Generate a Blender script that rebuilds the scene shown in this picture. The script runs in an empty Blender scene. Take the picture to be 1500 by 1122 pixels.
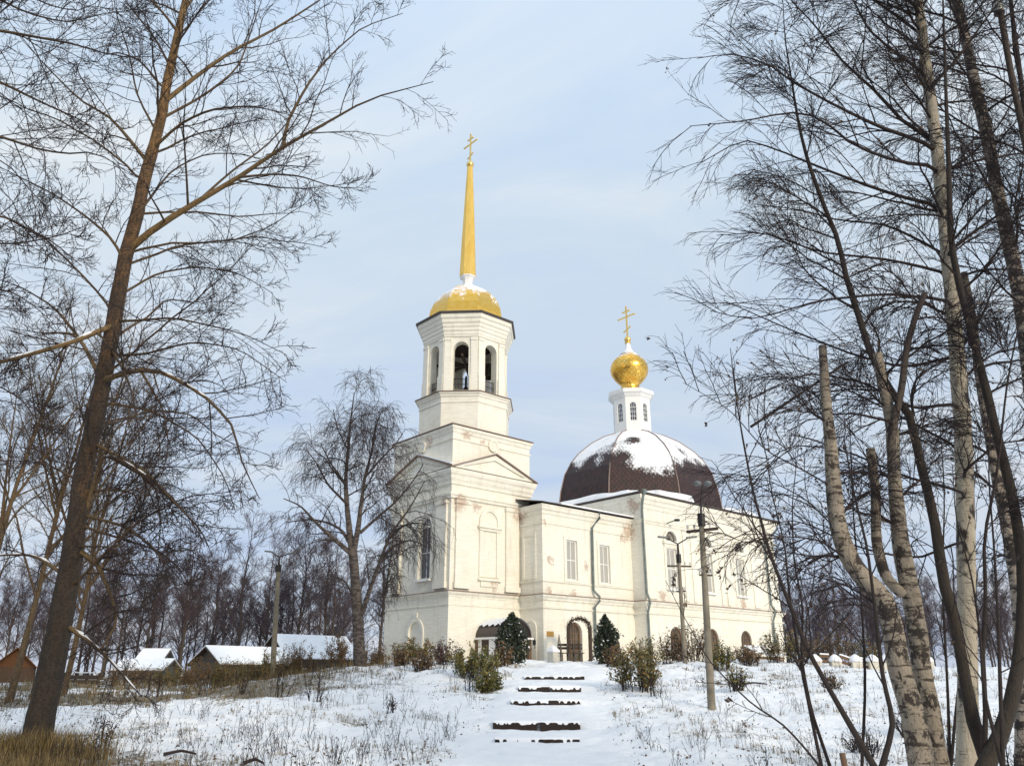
import bpy, math, random
import numpy as np
from mathutils import Vector, Matrix
from mathutils.geometry import tessellate_polygon
S = bpy.context.scene
COL = S.collection
pi = math.pi
# ------------------------------------------------------------------ camera frame used for laying out the place
FPX = 1166.0
PITCH = math.atan(424.0 / FPX)
EYE = np.array([0, 0, 1.6])
def at(px, py, Y):
    x = (px - 750) / FPX; y = (561 - py) / FPX
    d = np.array([x, math.cos(PITCH) - y * math.sin(PITCH), math.sin(PITCH) + y * math.cos(PITCH)])
    return EYE + d * (Y / d[1])
# ------------------------------------------------------------------ noise + terrain
def _hash(ix, iy, seed):
    h = (ix * 374761393 + iy * 668265263 + seed * 1442695041) & 0xffffffff
    h = ((h ^ (h >> 13)) * 1274126177) & 0xffffffff
    return ((h ^ (h >> 16)) & 0xffff) / 65535.0
def vnoise(x, y, seed=0):
    x = np.asarray(x, float); y = np.asarray(y, float)
    ix = np.floor(x).astype(np.int64); iy = np.floor(y).astype(np.int64)
    fx = x - ix; fy = y - iy
    fx = fx * fx * (3 - 2 * fx); fy = fy * fy * (3 - 2 * fy)
    a = _hash(ix, iy, seed); b = _hash(ix + 1, iy, seed); c = _hash(ix, iy + 1, seed); d = _hash(ix + 1, iy + 1, seed)
    return (a * (1 - fx) + b * fx) * (1 - fy) + (c * (1 - fx) + d * fx) * fy
def fbm(x, y, seed=0, o=4):
    s = 0; a = .5
    for k in range(o):
        s = s + a * (vnoise(x * 2 ** k, y * 2 ** k, seed + k) - .5); a *= .5
    return s
def sstep(a, b, x):
    t = np.clip((x - a) / (b - a), 0, 1); return t * t * (3 - 2 * t)
STEPS = [(19.4, 787, 62, 1086), (22.0, 786, 64, 1061), (25.0, 799, 51, 1029), (28.0, 805, 46, 1009), (31.0, 812, 44, 993)]
VIS = [.0, .13, .065, .08, .055]
def H(x, y):
    x = np.asarray(x, float); y = np.asarray(y, float)
    hr = np.interp(y, [-400, -20, 0, 10, 19, 22, 25, 28, 31, 34, 40, 60, 200, 1600], [0, 0, 0, .0, .15, .40, .76, 1.08, 1.42, 1.8, 2.1, 2.15, 1.6, 1.0])
    hr = hr - .28 * sstep(9, 20, x) * sstep(26, 36, y)
    hl = np.interp(y, [-400, 0, 8, 16, 35, 50, 100, 1600], [0, 0, .1, .3, .72, 1.05, 1.2, 1.0])
    w = sstep(-15, -5, x - .10 * (np.clip(y, 0, 60) - 30) * 0)
    h = hl * (1 - w) + hr * w
    r = np.hypot(x, y)
    near = 1 - sstep(60, 140, r)
    px = np.interp(y, [0, 19, 31, 36], [0.1, .6, 1.6, 2.2])
    path = np.exp(-((x - px) / 1.25) ** 4) * sstep(2, 6, y) * (1 - sstep(33, 36, y))
    n = .45 * fbm(x * .25, y * .25, 3, 3) + .26 * fbm(x * 1.1, y * 1.1, 9, 4) + .16 * fbm(x * 3.4, y * 3.4, 17, 3)
    h = h + n * near * (1 - .8 * path)
    h = h + 1.2 * fbm(x * .02, y * .02, 31, 3) * sstep(70, 160, r)
    # terraces of the stepped path
    zt = np.zeros_like(h); first = STEPS[0][0]
    lo = .02
    hs = [float(at(p, py, Y)[2]) for (Y, p, w_, py) in STEPS]
    zt = np.interp(y, [first - 6, first - .05], [float(np.interp(first - 6, [10, 19], [0, .15])), hs[0] - VIS[0]])
    for k, (Y, p, w_, py) in enumerate(STEPS):
        nx = STEPS[k + 1][0] if k < 4 else 34.5
        zn = (hs[k + 1] - VIS[k + 1]) if k < 4 else 1.82
        top = hs[k] + .06
        seg = np.interp(y, [Y + .2, nx - .05], [top, zn])
        zt = np.where(y > Y + .12, seg, zt)
    pw = np.exp(-((x - px) / 1.75) ** 8) * sstep(first - 6, first - 2, y) * (1 - sstep(33.2, 35, y))
    h = h * (1 - pw) + (zt + .10 * fbm(x * 2.6, y * 2.6, 5, 4)) * pw
    ch = ((y > 40.5) & (x > -9) & (x < 24))
    return h
def Hs(x, y): return float(H(np.array([x]), np.array([y]))[0])
# ------------------------------------------------------------------ materials
def mat(name):
    m = bpy.data.materials.new(name); m.use_nodes = True
    nt = m.node_tree
    return m, nt, nt.nodes['Principled BSDF']
def N(nt, t, **kw):
    n = nt.nodes.new(t)
    for k, v in kw.items():
        if k in n.inputs: n.inputs[k].default_value = v
        else: setattr(n, k, v)
    return n
def lk(nt, a, b): nt.links.new(a, b)
def ramp(nt, fac, stops, interp='LINEAR'):
    r = nt.nodes.new('ShaderNodeValToRGB'); r.color_ramp.interpolation = interp
    e = r.color_ramp.elements
    while len(e) < len(stops): e.new(.5)
    for k, (p, c) in enumerate(stops):
        e[k].position = p; e[k].color = (*c, 1) if len(c) == 3 else c
    if fac is not None: lk(nt, fac, r.inputs[0])
    return r.outputs[0]
def g(v): return (v, v, v)
def noise(nt, vec, scale, detail=5, rough=.55, dist=0):
    n = N(nt, 'ShaderNodeTexNoise', Scale=scale, Detail=detail, Roughness=rough, Distortion=dist)
    if vec is not None: lk(nt, vec, n.inputs['Vector'])
    return n.outputs['Fac']
def mapping(nt, src, sc=(1, 1, 1), loc=(0, 0, 0), rot=(0, 0, 0)):
    m = N(nt, 'ShaderNodeMapping'); m.inputs['Scale'].default_value = sc; m.inputs['Location'].default_value = loc; m.inputs['Rotation'].default_value = rot
    lk(nt, src, m.inputs['Vector']); return m.outputs[0]
def tc(nt, k='Object'): return N(nt, 'ShaderNodeTexCoord').outputs[k]
def mix(nt, fac, a, b, mode='MIX'):
    n = nt.nodes.new('ShaderNodeMix'); n.data_type = 'RGBA'; n.blend_type = mode
    for s, v in ((n.inputs[0], fac), (n.inputs[6], a), (n.inputs[7], b)):
        if hasattr(v, 'is_linked') or isinstance(v, bpy.types.NodeSocket): lk(nt, v, s)
        else: s.default_value = v if not isinstance(v, tuple) else (*v, 1)
    return n.outputs[2]
def mth(nt, op, a, b=None, c=None, clamp=False):
    n = nt.nodes.new('ShaderNodeMath'); n.operation = op; n.use_clamp = clamp
    for k, v in enumerate((a, b, c)):
        if v is None: continue
        if isinstance(v, bpy.types.NodeSocket): lk(nt, v, n.inputs[k])
        else: n.inputs[k].default_value = v
    return n.outputs[0]
def bump(nt, bs, h, strength=.5, dist=.02):
    b = N(nt, 'ShaderNodeBump', Strength=strength, Distance=dist); lk(nt, h, b.inputs['Height']); lk(nt, b.outputs[0], bs.inputs['Normal'])
def attr(nt, name): 
    a = N(nt, 'ShaderNodeAttribute'); a.attribute_name = name; return a.outputs['Fac']
def sepz(nt, v):
    s = N(nt, 'ShaderNodeSeparateXYZ'); lk(nt, v, s.inputs[0]); return s.outputs
M = {}
def simple(name, col, rough=.7, metal=0, var=.15, sc=6, bmp=0):
    m, nt, b = mat(name); o = tc(nt)
    n = noise(nt, o, sc, 6)
    c = ramp(nt, n, [(.3, tuple(x * (1 - var) for x in col)), (.7, tuple(min(1, x * (1 + var)) for x in col))])
    lk(nt, c, b.inputs['Base Color']); b.inputs['Roughness'].default_value = rough; b.inputs['Metallic'].default_value = metal
    if bmp: bump(nt, b, noise(nt, o, sc * 5, 6), bmp, .02)
    M[name] = m; return m
simple('dark_roof_metal', (.055, .042, .038), .5)
simple('brown_roof_metal', (.24, .165, .135), .5)
simple('white_paint', (.8, .79, .76), .5, var=.04)
simple('iron', (.03, .028, .028), .5, .6)
simple('bronze', (.06, .05, .035), .4, .8)
simple('dark_wood', (.06, .038, .025), .8, sc=9, bmp=.4)
simple('tarred_wood', (.022, .013, .009), .85, sc=9, bmp=.4)
simple('porch_dark', (.018, .011, .009), .6)
simple('brown_wood', (.14, .08, .045), .8, sc=9, bmp=.4)
simple('grey_wood', (.10, .088, .075), .85, sc=7, bmp=.4)
simple('orange_wood', (.20, .085, .03), .8, sc=7, bmp=.3)
simple('blue_paint', (.10, .12, .13), .7)
simple('brick_soot', (.05, .04, .045), .9)
simple('zinc', (.17, .20, .19), .5, .3, var=.3, sc=3)
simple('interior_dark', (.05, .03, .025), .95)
simple('plaque_metal', (.55, .30, .08), .35, .6)
simple('pane_grey', (.40, .39, .35), .35, var=.06, sc=1)
simple('pane_dark', (.05, .065, .09), .08, var=.3, sc=1.2)
simple('pane_brown', (.10, .085, .06), .15, var=.4, sc=2)
simple('pole_wood', (.20, .172, .128), .85, var=.35, sc=3, bmp=.4)
simple('concrete', (.33, .31, .26), .9, var=.2, sc=5, bmp=.3)
simple('can_metal', (.45, .43, .38), .5, .2, var=.25, sc=6)
simple('ceramic', (.5, .48, .45), .3)
simple('lamp_metal', (.16, .17, .17), .5, .4)
simple('gold_plain', (.85, .60, .20), .3, .9, var=.08)
def m_snow(name, bumpd=.03):
    m, nt, b = mat(name); o = tc(nt)
    c = ramp(nt, noise(nt, o, 3, 6), [(.3, (.80, .82, .86)), (.7, (.88, .89, .91))])
    lk(nt, c, b.inputs['Base Color']); b.inputs['Roughness'].default_value = .75
    bump(nt, b, noise(nt, o, 9, 8, .65), .5, bumpd); M[name] = m
m_snow('snow')
def m_ground():
    m, nt, b = mat('snowy_ground'); o = tc(nt)
    big = noise(nt, o, .22, 3); mid = noise(nt, o, 1.5, 6, .65); fine = noise(nt, o, 11, 5, .7); grit = noise(nt, o, 38, 3, .7)
    a = attr(nt, 'bare')
    s = mth(nt, 'ADD', mth(nt, 'MULTIPLY', mid, .55), mth(nt, 'MULTIPLY', fine, .55))
    s = mth(nt, 'ADD', s, mth(nt, 'MULTIPLY', grit, .25))
    s = mth(nt, 'ADD', s, mth(nt, 'MULTIPLY', a, .50))
    s = mth(nt, 'ADD', s, mth(nt, 'MULTIPLY', mth(nt, 'SUBTRACT', big, .5), .25))
    fac = ramp(nt, s, [(.84, g(0)), (.97, g(.92))])
    soil = ramp(nt, fine, [(.3, (.045, .032, .018)), (.5, (.13, .10, .05)), (.7, (.20, .155, .075))])
    snow = ramp(nt, mid, [(.3, (.81, .83, .86)), (.7, (.89, .90, .92))])
    lk(nt, mix(nt, fac, snow, soil), b.inputs['Base Color']); b.inputs['Roughness'].default_value = .8
    hgt = mth(nt, 'ADD', mth(nt, 'MULTIPLY', mid, .8), mth(nt, 'MULTIPLY', fine, .35))
    hgt = mth(nt, 'ADD', hgt, mth(nt, 'MULTIPLY', grit, .16)); hgt = mth(nt, 'SUBTRACT', hgt, mth(nt, 'MULTIPLY', fac, .25))
    bump(nt, b, hgt, .7, .12); M['ground'] = m
m_ground()
BRICK = [((.55, -.05, 10.15), .85), ((1.7, -.05, 10.05), .55), ((4.75, -.1, 9.9), .8), ((5.0, -.6, 10.1), .55), ((12.1, -1.9, 9.6), 1.0), ((11.5, -1.9, 9.2), .5),
         ((12.2, -2.4, 11.2), .9), ((1.0, 0, 14.0), .55), ((2.2, 0, 13.8), .4), ((3.0, -.1, 5.95), .5), ((5.0, -1.9, 9.4), .35), ((5.4, -1.9, 7.4), .5), ((8.3, -1.9, 7.3), .45),
         ((-.05, 2.2, 13.9), .6), ((-.05, .5, 10.2), .55), ((14.0, -2.8, 5.9), .7), ((18.4, -2.8, 5.9), .6), ((22.5, -2.8, 5.9), .7), ((5.3, -1.9, 5.75), .45), ((7.2, -1.9, 5.7), .4)]
def m_plaster():
    m, nt, b = mat('whitewash'); o = tc(nt)
    n1 = noise(nt, o, .7, 7, .65); n2 = noise(nt, mapping(nt, o, (2.4, 2.4, .35)), 1.2, 5); n3 = noise(nt, o, 14, 5)
    c = ramp(nt, n1, [(.25, (.74, .69, .57)), (.42, (.82, .785, .68)), (.7, (.84, .815, .73))])
    st = ramp(nt, n2, [(.54, g(0)), (.72, g(.4))])
    c = mix(nt, st, c, (.56, .50, .42))
    course = noise(nt, mapping(nt, o, (1.2, 1.2, 13)), 1.3, 3, .6)
    c = mix(nt, ramp(nt, course, [(.44, g(.32)), (.60, g(0))]), c, (.60, .56, .46))
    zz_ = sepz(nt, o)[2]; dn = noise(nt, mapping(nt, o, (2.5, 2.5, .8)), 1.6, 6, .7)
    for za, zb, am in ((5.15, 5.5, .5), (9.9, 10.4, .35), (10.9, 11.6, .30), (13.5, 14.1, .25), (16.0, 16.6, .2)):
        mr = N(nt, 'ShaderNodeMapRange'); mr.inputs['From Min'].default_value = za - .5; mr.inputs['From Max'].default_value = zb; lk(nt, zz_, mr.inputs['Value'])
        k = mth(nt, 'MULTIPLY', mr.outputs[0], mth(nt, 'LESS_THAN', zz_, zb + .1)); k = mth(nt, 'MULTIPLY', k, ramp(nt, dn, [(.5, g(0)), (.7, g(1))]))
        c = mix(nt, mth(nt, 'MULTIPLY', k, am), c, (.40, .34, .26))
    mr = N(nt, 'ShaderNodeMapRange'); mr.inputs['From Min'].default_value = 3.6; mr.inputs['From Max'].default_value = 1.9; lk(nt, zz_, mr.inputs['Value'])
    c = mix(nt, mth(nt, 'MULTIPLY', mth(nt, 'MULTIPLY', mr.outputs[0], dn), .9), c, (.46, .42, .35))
    # blotches where the whitewash has washed off over ochre plaster
    bl = ramp(nt, noise(nt, o, 2.1, 8, .7), [(.62, g(0)), (.72, g(.45))])
    c = mix(nt, bl, c, (.66, .54, .40))
    tot = None
    wn = N(nt, 'ShaderNodeTexNoise', Scale=2.2, Detail=5, Roughness=.65); lk(nt, o, wn.inputs['Vector'])
    ow = N(nt, 'ShaderNodeVectorMath'); ow.operation = 'MULTIPLY_ADD'; lk(nt, wn.outputs['Color'], ow.inputs[0]); ow.inputs[1].default_value = (1.1, 1.1, 1.1); lk(nt, o, ow.inputs[2])
    ow2 = N(nt, 'ShaderNodeVectorMath'); ow2.operation = 'SUBTRACT'; lk(nt, ow.outputs[0], ow2.inputs[0]); ow2.inputs[1].default_value = (.55, .55, .55); ow = ow2.outputs[0]
    for p, r in BRICK:
        d = N(nt, 'ShaderNodeVectorMath'); d.operation = 'DISTANCE'; lk(nt, ow, d.inputs[0]); d.inputs[1].default_value = p
        k = mth(nt, 'SUBTRACT', 1, mth(nt, 'DIVIDE', d.outputs['Value'], r * 1.25), clamp=True)
        tot = k if tot is None else mth(nt, 'MAXIMUM', tot, k)
    rag = noise(nt, o, 5.5, 8, .75)
    s = mth(nt, 'MULTIPLY', mth(nt, 'POWER', tot, .45), mth(nt, 'ADD', mth(nt, 'MULTIPLY', rag, .6), mth(nt, 'MULTIPLY', noise(nt, o, 19, 6, .8), .4)))
    fac = ramp(nt, s, [(.37, g(0)), (.47, g(.75))])
    br = nt.nodes.new('ShaderNodeTexBrick'); br.inputs['Scale'].default_value = 5
    br.inputs['Color1'].default_value = (.36, .20, .13, 1); br.inputs['Color2'].default_value = (.50, .32, .22, 1); br.inputs['Mortar'].default_value = (.5, .44, .36, 1)
    sx = sepz(nt, o); cb = N(nt, 'ShaderNodeCombineXYZ'); lk(nt, mth(nt, 'ADD', sx[0], sx[1]), cb.inputs[0]); lk(nt, sx[2], cb.inputs[1])
    lk(nt, cb.outputs[0], br.inputs['Vector'])
    c = mix(nt, fac, c, br.outputs['Color'])
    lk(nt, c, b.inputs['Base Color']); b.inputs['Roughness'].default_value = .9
    h = mth(nt, 'SUBTRACT', mth(nt, 'ADD', mth(nt, 'ADD', mth(nt, 'MULTIPLY', n1, .5), mth(nt, 'MULTIPLY', course, .35)), mth(nt, 'MULTIPLY', n3, .25)), mth(nt, 'MULTIPLY', fac, .5))
    bump(nt, b, h, .45, .05); M['plaster'] = m
m_plaster()
def m_scales(name, c1, c2, metal, rough, snow_lo, snow_hi, ku, kv, snowscale=1.0, groove=.35, z0=0., z1=1., bias=None, bdist=.03, drifts=()):
    """overlapping diamond shingles drawn from the UV map (metres), with snow lying on the flatter upper part"""
    m, nt, b = mat(name); uv = sepz(nt, tc(nt, 'UV')); o = tc(nt)
    p = mth(nt, 'ADD', mth(nt, 'MULTIPLY', uv[0], ku), mth(nt, 'MULTIPLY', uv[1], kv)); q = mth(nt, 'SUBTRACT', mth(nt, 'MULTIPLY', uv[0], ku), mth(nt, 'MULTIPLY', uv[1], kv))
    fp = mth(nt, 'FRACT', p); fq = mth(nt, 'FRACT', q)
    lip = mth(nt, 'MAXIMUM', fp, mth(nt, 'SUBTRACT', 1, fq))          # rises towards the lower edge of each scale
    line = mth(nt, 'MAXIMUM', mth(nt, 'GREATER_THAN', fp, .86), mth(nt, 'LESS_THAN', fq, .14))
    cell = N(nt, 'ShaderNodeTexWhiteNoise'); cb = N(nt, 'ShaderNodeCombineXYZ')
    lk(nt, mth(nt, 'FLOOR', p), cb.inputs[0]); lk(nt, mth(nt, 'FLOOR', q), cb.inputs[1]); lk(nt, cb.outputs[0], cell.inputs['Vector'])
    c = mix(nt, cell.outputs['Value'], c1, c2)
    c = mix(nt, mth(nt, 'MULTIPLY', line, groove), c, tuple(x * .3 for x in c1))
    z = sepz(nt, o)[2]
    h = N(nt, 'ShaderNodeMapRange'); h.inputs['From Min'].default_value = z0; h.inputs['From Max'].default_value = z1; lk(nt, z, h.inputs['Value'])
    n = noise(nt, o, snowscale, 6, .6); n2 = noise(nt, o, snowscale * 7, 4, .6)
    s = mth(nt, 'ADD', mth(nt, 'ADD', mth(nt, 'MULTIPLY', n, 1.0), mth(nt, 'MULTIPLY', n2, .35)), mth(nt, 'MULTIPLY', h.outputs[0], .8))
    s = mth(nt, 'ADD', s, mth(nt, 'MULTIPLY', mth(nt, 'SUBTRACT', lip, .5), -.12))
    if bias:
        d = N(nt, 'ShaderNodeVectorMath'); d.operation = 'DOT_PRODUCT'; ge = N(nt, 'ShaderNodeNewGeometry')
        vt = N(nt, 'ShaderNodeVectorTransform'); vt.vector_type = 'NORMAL'; vt.convert_from = 'WORLD'; vt.convert_to = 'OBJECT'
        lk(nt, ge.outputs['True Normal'], vt.inputs[0]); lk(nt, vt.outputs[0], d.inputs[0]); d.inputs[1].default_value = bias
        s = mth(nt, 'ADD', s, d.outputs['Value'])
    for p_, r_, w_ in drifts:
        d = N(nt, 'ShaderNodeVectorMath'); d.operation = 'DISTANCE'; lk(nt, o, d.inputs[0]); d.inputs[1].default_value = p_
        k = mth(nt, 'SUBTRACT', 1, mth(nt, 'DIVIDE', d.outputs['Value'], r_), clamp=True); s = mth(nt, 'ADD', s, mth(nt, 'MULTIPLY', k, w_))
    fac = ramp(nt, s, [(0, g(0)), (1, g(1))]); fac = N(nt, 'ShaderNodeMapRange'); lk(nt, s, fac.inputs['Value'])
    fac.inputs['From Min'].default_value = snow_lo; fac.inputs['From Max'].default_value = snow_hi; fac = fac.outputs[0]
    lk(nt, mix(nt, fac, c, (.86, .87, .9)), b.inputs['Base Color'])
    lk(nt, mth(nt, 'MULTIPLY', mth(nt, 'SUBTRACT', 1, fac), metal), b.inputs['Metallic'])
    lk(nt, mth(nt, 'ADD', mth(nt, 'MULTIPLY', fac, .8 - rough), rough), b.inputs['Roughness'])
    hh = mth(nt, 'ADD', mth(nt, 'MULTIPLY', lip, mth(nt, 'SUBTRACT', 1, fac)), mth(nt, 'MULTIPLY', cell.outputs['Value'], .3))
    bump(nt, b, hh, .5, bdist); M[name] = m
m_scales('brown_scales', (.020, .0075, .005), (.046, .015, .010), 0, .5, 1.13, 1.29, 3.4, 2.6, .6, .5, 12.2, 18.2, (-.02, -.02, .0), .03, [((16.3, -1.2, 15.2), 2.6, .44), ((17.0, .6, 17.3), 1.6, .25), ((21.0, -1.2, 16.6), 2.2, .45), ((23.6, -1.0, 15.6), 1.8, .4), ((15.0, 4.4, 16.6), 2.0, .2), ((13.6, 2.5, 15), 1.2, .12), ((16.2, .6, 16.9), .9, -.5)])
m_scales('gold_scales', (.93, .53, .085), (.98, .64, .16), 1, .34, 1.17, 1.23, 5.5, 5.0, 1.1, .5, 22.0, 25.2, (-.06, -.06, .0), .015)
m_scales('gold_onion', (.85, .46, .07), (.98, .62, .15), 1, .26, 1.30, 1.36, 2.6, 2.6, 1.6, .4, 21.5, 25.0)
m_scales('gold_spire', (.93, .58, .13), (.98, .65, .18), .95, .42, 9, 10, 2.0, .8, 1, .07, 25, 34, None, .004)
def m_bark(name, stops, patch=None, bdist=.02, sc=(9, 9, 2.2), rmax=.3):
    m, nt, b = mat(name); o = tc(nt)
    r = mth(nt, 'DIVIDE', attr(nt, 'rad'), rmax)
    n = noise(nt, mapping(nt, o, sc), 2, 6, .6); n1 = noise(nt, o, 1.3, 4)
    c = ramp(nt, mth(nt, 'ADD', r, mth(nt, 'MULTIPLY', mth(nt, 'SUBTRACT', n1, .5), mth(nt, 'MULTIPLY', r, .8))), stops)
    rf = ramp(nt, r, [(.02, g(.0)), (.25, g(.45)), (.6, g(1))])
    c = mix(nt, mth(nt, 'MULTIPLY', rf, ramp(nt, n, [(.36, g(.9)), (.58, g(0))])), c, (.022, .018, .014))
    c = mix(nt, mth(nt, 'MULTIPLY', rf, ramp(nt, noise(nt, o, 7, 5, .7), [(.45, g(0)), (.7, g(.55))])), c, (.05, .045, .036))
    c = mix(nt, mth(nt, 'MULTIPLY', rf, ramp(nt, noise(nt, mapping(nt, o, (11, 11, 20)), 1.5, 7, .75), [(.42, g(.85)), (.56, g(0))])), c, (.016, .012, .010))
    if patch: c = patch(nt, o, r, c)
    lk(nt, c, b.inputs['Base Color']); b.inputs['Roughness'].default_value = .9
    bump(nt, b, mth(nt, 'ADD', n, mth(nt, 'MULTIPLY', noise(nt, mapping(nt, o, (30, 30, 9)), 2, 4), .4)), .9, bdist * 1.6); M[name] = m
m_bark('aspen_bark', [(0, (.024, .015, .016)), (.04, (.036, .022, .019)), (.10, (.12, .078, .038)), (.22, (.26, .165, .068)), (.38, (.30, .165, .058)), (.50, (.16, .085, .038)), (.58, (.07, .042, .025)), (.75, (.045, .03, .02)), (1, (.04, .03, .02))])
def birchp(nt, o, r, c):
    d = noise(nt, mapping(nt, o, (2.2, 2.2, 16)), 1.6, 4, .6)
    d2 = noise(nt, mapping(nt, o, (5, 5, 40)), 1.6, 3, .6)
    pt = noise(nt, mapping(nt, o, (1.5, 1.5, 1.1)), 1.4, 4, .7)
    wht = mix(nt, noise(nt, o, 4, 5), (.54, .48, .375), (.27, .22, .16))
    wht = mix(nt, ramp(nt, d, [(.61, g(0)), (.69, g(.95))]), wht, (.03, .025, .022))
    wht = mix(nt, ramp(nt, d2, [(.60, g(0)), (.68, g(.8))]), wht, (.07, .05, .04))
    wht = mix(nt, ramp(nt, pt, [(.55, g(0)), (.62, g(1))]), wht, (.03, .024, .02))
    return mix(nt, ramp(nt, r, [(.17, g(0)), (.30, g(1))]), c, wht)
m_bark('birch_bark', [(0, (.018, .010, .012)), (.06, (.024, .014, .014)), (.14, (.04, .025, .02)), (.3, (.2, .15, .11)), (1, (.3, .25, .2))], birchp)
def bircho(nt, o, r, c):
    pt = noise(nt, mapping(nt, o, (2.2, 2.2, 1.6)), 1.7, 6, .72); d = noise(nt, mapping(nt, o, (3, 3, 14)), 1.4, 4, .65)
    w = mix(nt, noise(nt, o, 5, 6, .7), (.40, .345, .265), (.15, .11, .075))
    w = mix(nt, ramp(nt, noise(nt, o, 26, 4, .7), [(.56, g(0)), (.66, g(.8))]), w, (.04, .03, .022))
    w = mix(nt, ramp(nt, d, [(.53, g(0)), (.61, g(.95))]), w, (.04, .028, .02))
    w = mix(nt, ramp(nt, pt, [(.53, g(0)), (.57, g(1))]), w, (.035, .026, .02))
    return mix(nt, ramp(nt, r, [(.13, g(0)), (.22, g(1))]), c, w)
m_bark('old_birch_bark', [(0, (.018, .010, .012)), (.06, (.024, .014, .014)), (.14, (.04, .025, .02)), (.3, (.1, .07, .05)), (1, (.2, .16, .13))], bircho)
def birchd(nt, o, r, c):
    pt = noise(nt, mapping(nt, o, (3, 3, 7)), 1.4, 5, .7)
    wht = mix(nt, ramp(nt, pt, [(.44, g(0)), (.54, g(1))]), (.36, .30, .24), (.035, .028, .025))
    return mix(nt, ramp(nt, r, [(.17, g(0)), (.30, g(1))]), c, wht)
m_bark('dark_birch_bark', [(0, (.018, .010, .012)), (.06, (.024, .014, .014)), (.14, (.04, .025, .02)), (.3, (.12, .09, .07)), (1, (.2, .16, .13))], birchd)
m_bark('weep_bark', [(0, (.048, .032, .042)), (.06, (.048, .032, .038)), (.14, (.06, .042, .038)), (.3, (.12, .09, .07)), (1, (.2, .16, .13))], lambda nt, o, r, c: mix(nt, .72, birchd(nt, o, r, c), (.055, .042, .038)))
m_bark('willow_bark', [(0, (.018, .011, .011)), (.06, (.024, .015, .012)), (.2, (.036, .025, .017)), (.5, (.06, .046, .028)), (1, (.05, .042, .03))])
m_bark('far_bark', [(0, (.092, .066, .076)), (.1, (.09, .064, .068)), (.3, (.10, .075, .06)), (1, (.2, .16, .12))])
m_bark('tan_bark', [(0, (.10, .066, .042)), (.08, (.14, .092, .048)), (.25, (.18, .115, .055)), (1, (.12, .09, .055))])
def m_leaf(name, stops, rough=.7):
    m, nt, b = mat(name)
    lk(nt, ramp(nt, attr(nt, 'tint'), stops), b.inputs['Base Color']); b.inputs['Roughness'].default_value = rough; M[name] = m
SN = (.84, .86, .9)
m_leaf('leaf_olive', [(0, (.05, .06, .018)), (.35, (.15, .135, .036)), (.6, (.22, .16, .05)), (.86, (.22, .10, .03)), (.90, SN), (1, SN)])
m_leaf('leaf_rust', [(0, (.06, .045, .02)), (.4, (.17, .095, .04)), (.7, (.19, .125, .05)), (.90, (.13, .06, .04)), (.92, SN), (1, SN)])
m_leaf('leaf_plum', [(0, (.06, .035, .04)), (.5, (.12, .06, .06)), (.85, (.10, .085, .04)), (.88, SN), (1, SN)])
m_leaf('leaf_green', [(0, (.035, .05, .014)), (.4, (.12, .125, .026)), (.7, (.24, .185, .045)), (.93, (.2, .11, .03)), (.95, SN), (1, SN)])
m_leaf('leaf_thuja', [(0, (.012, .018, .012)), (.5, (.022, .034, .018)), (.91, (.05, .06, .025)), (.93, SN), (1, SN)])
m_leaf('leaf_dead', [(0, (.03, .02, .016)), (.5, (.075, .042, .026)), (1, (.13, .085, .045))])
m_leaf('grass_tan', [(0, (.05, .036, .014)), (.5, (.14, .095, .034)), (1, (.26, .185, .075))])
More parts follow.
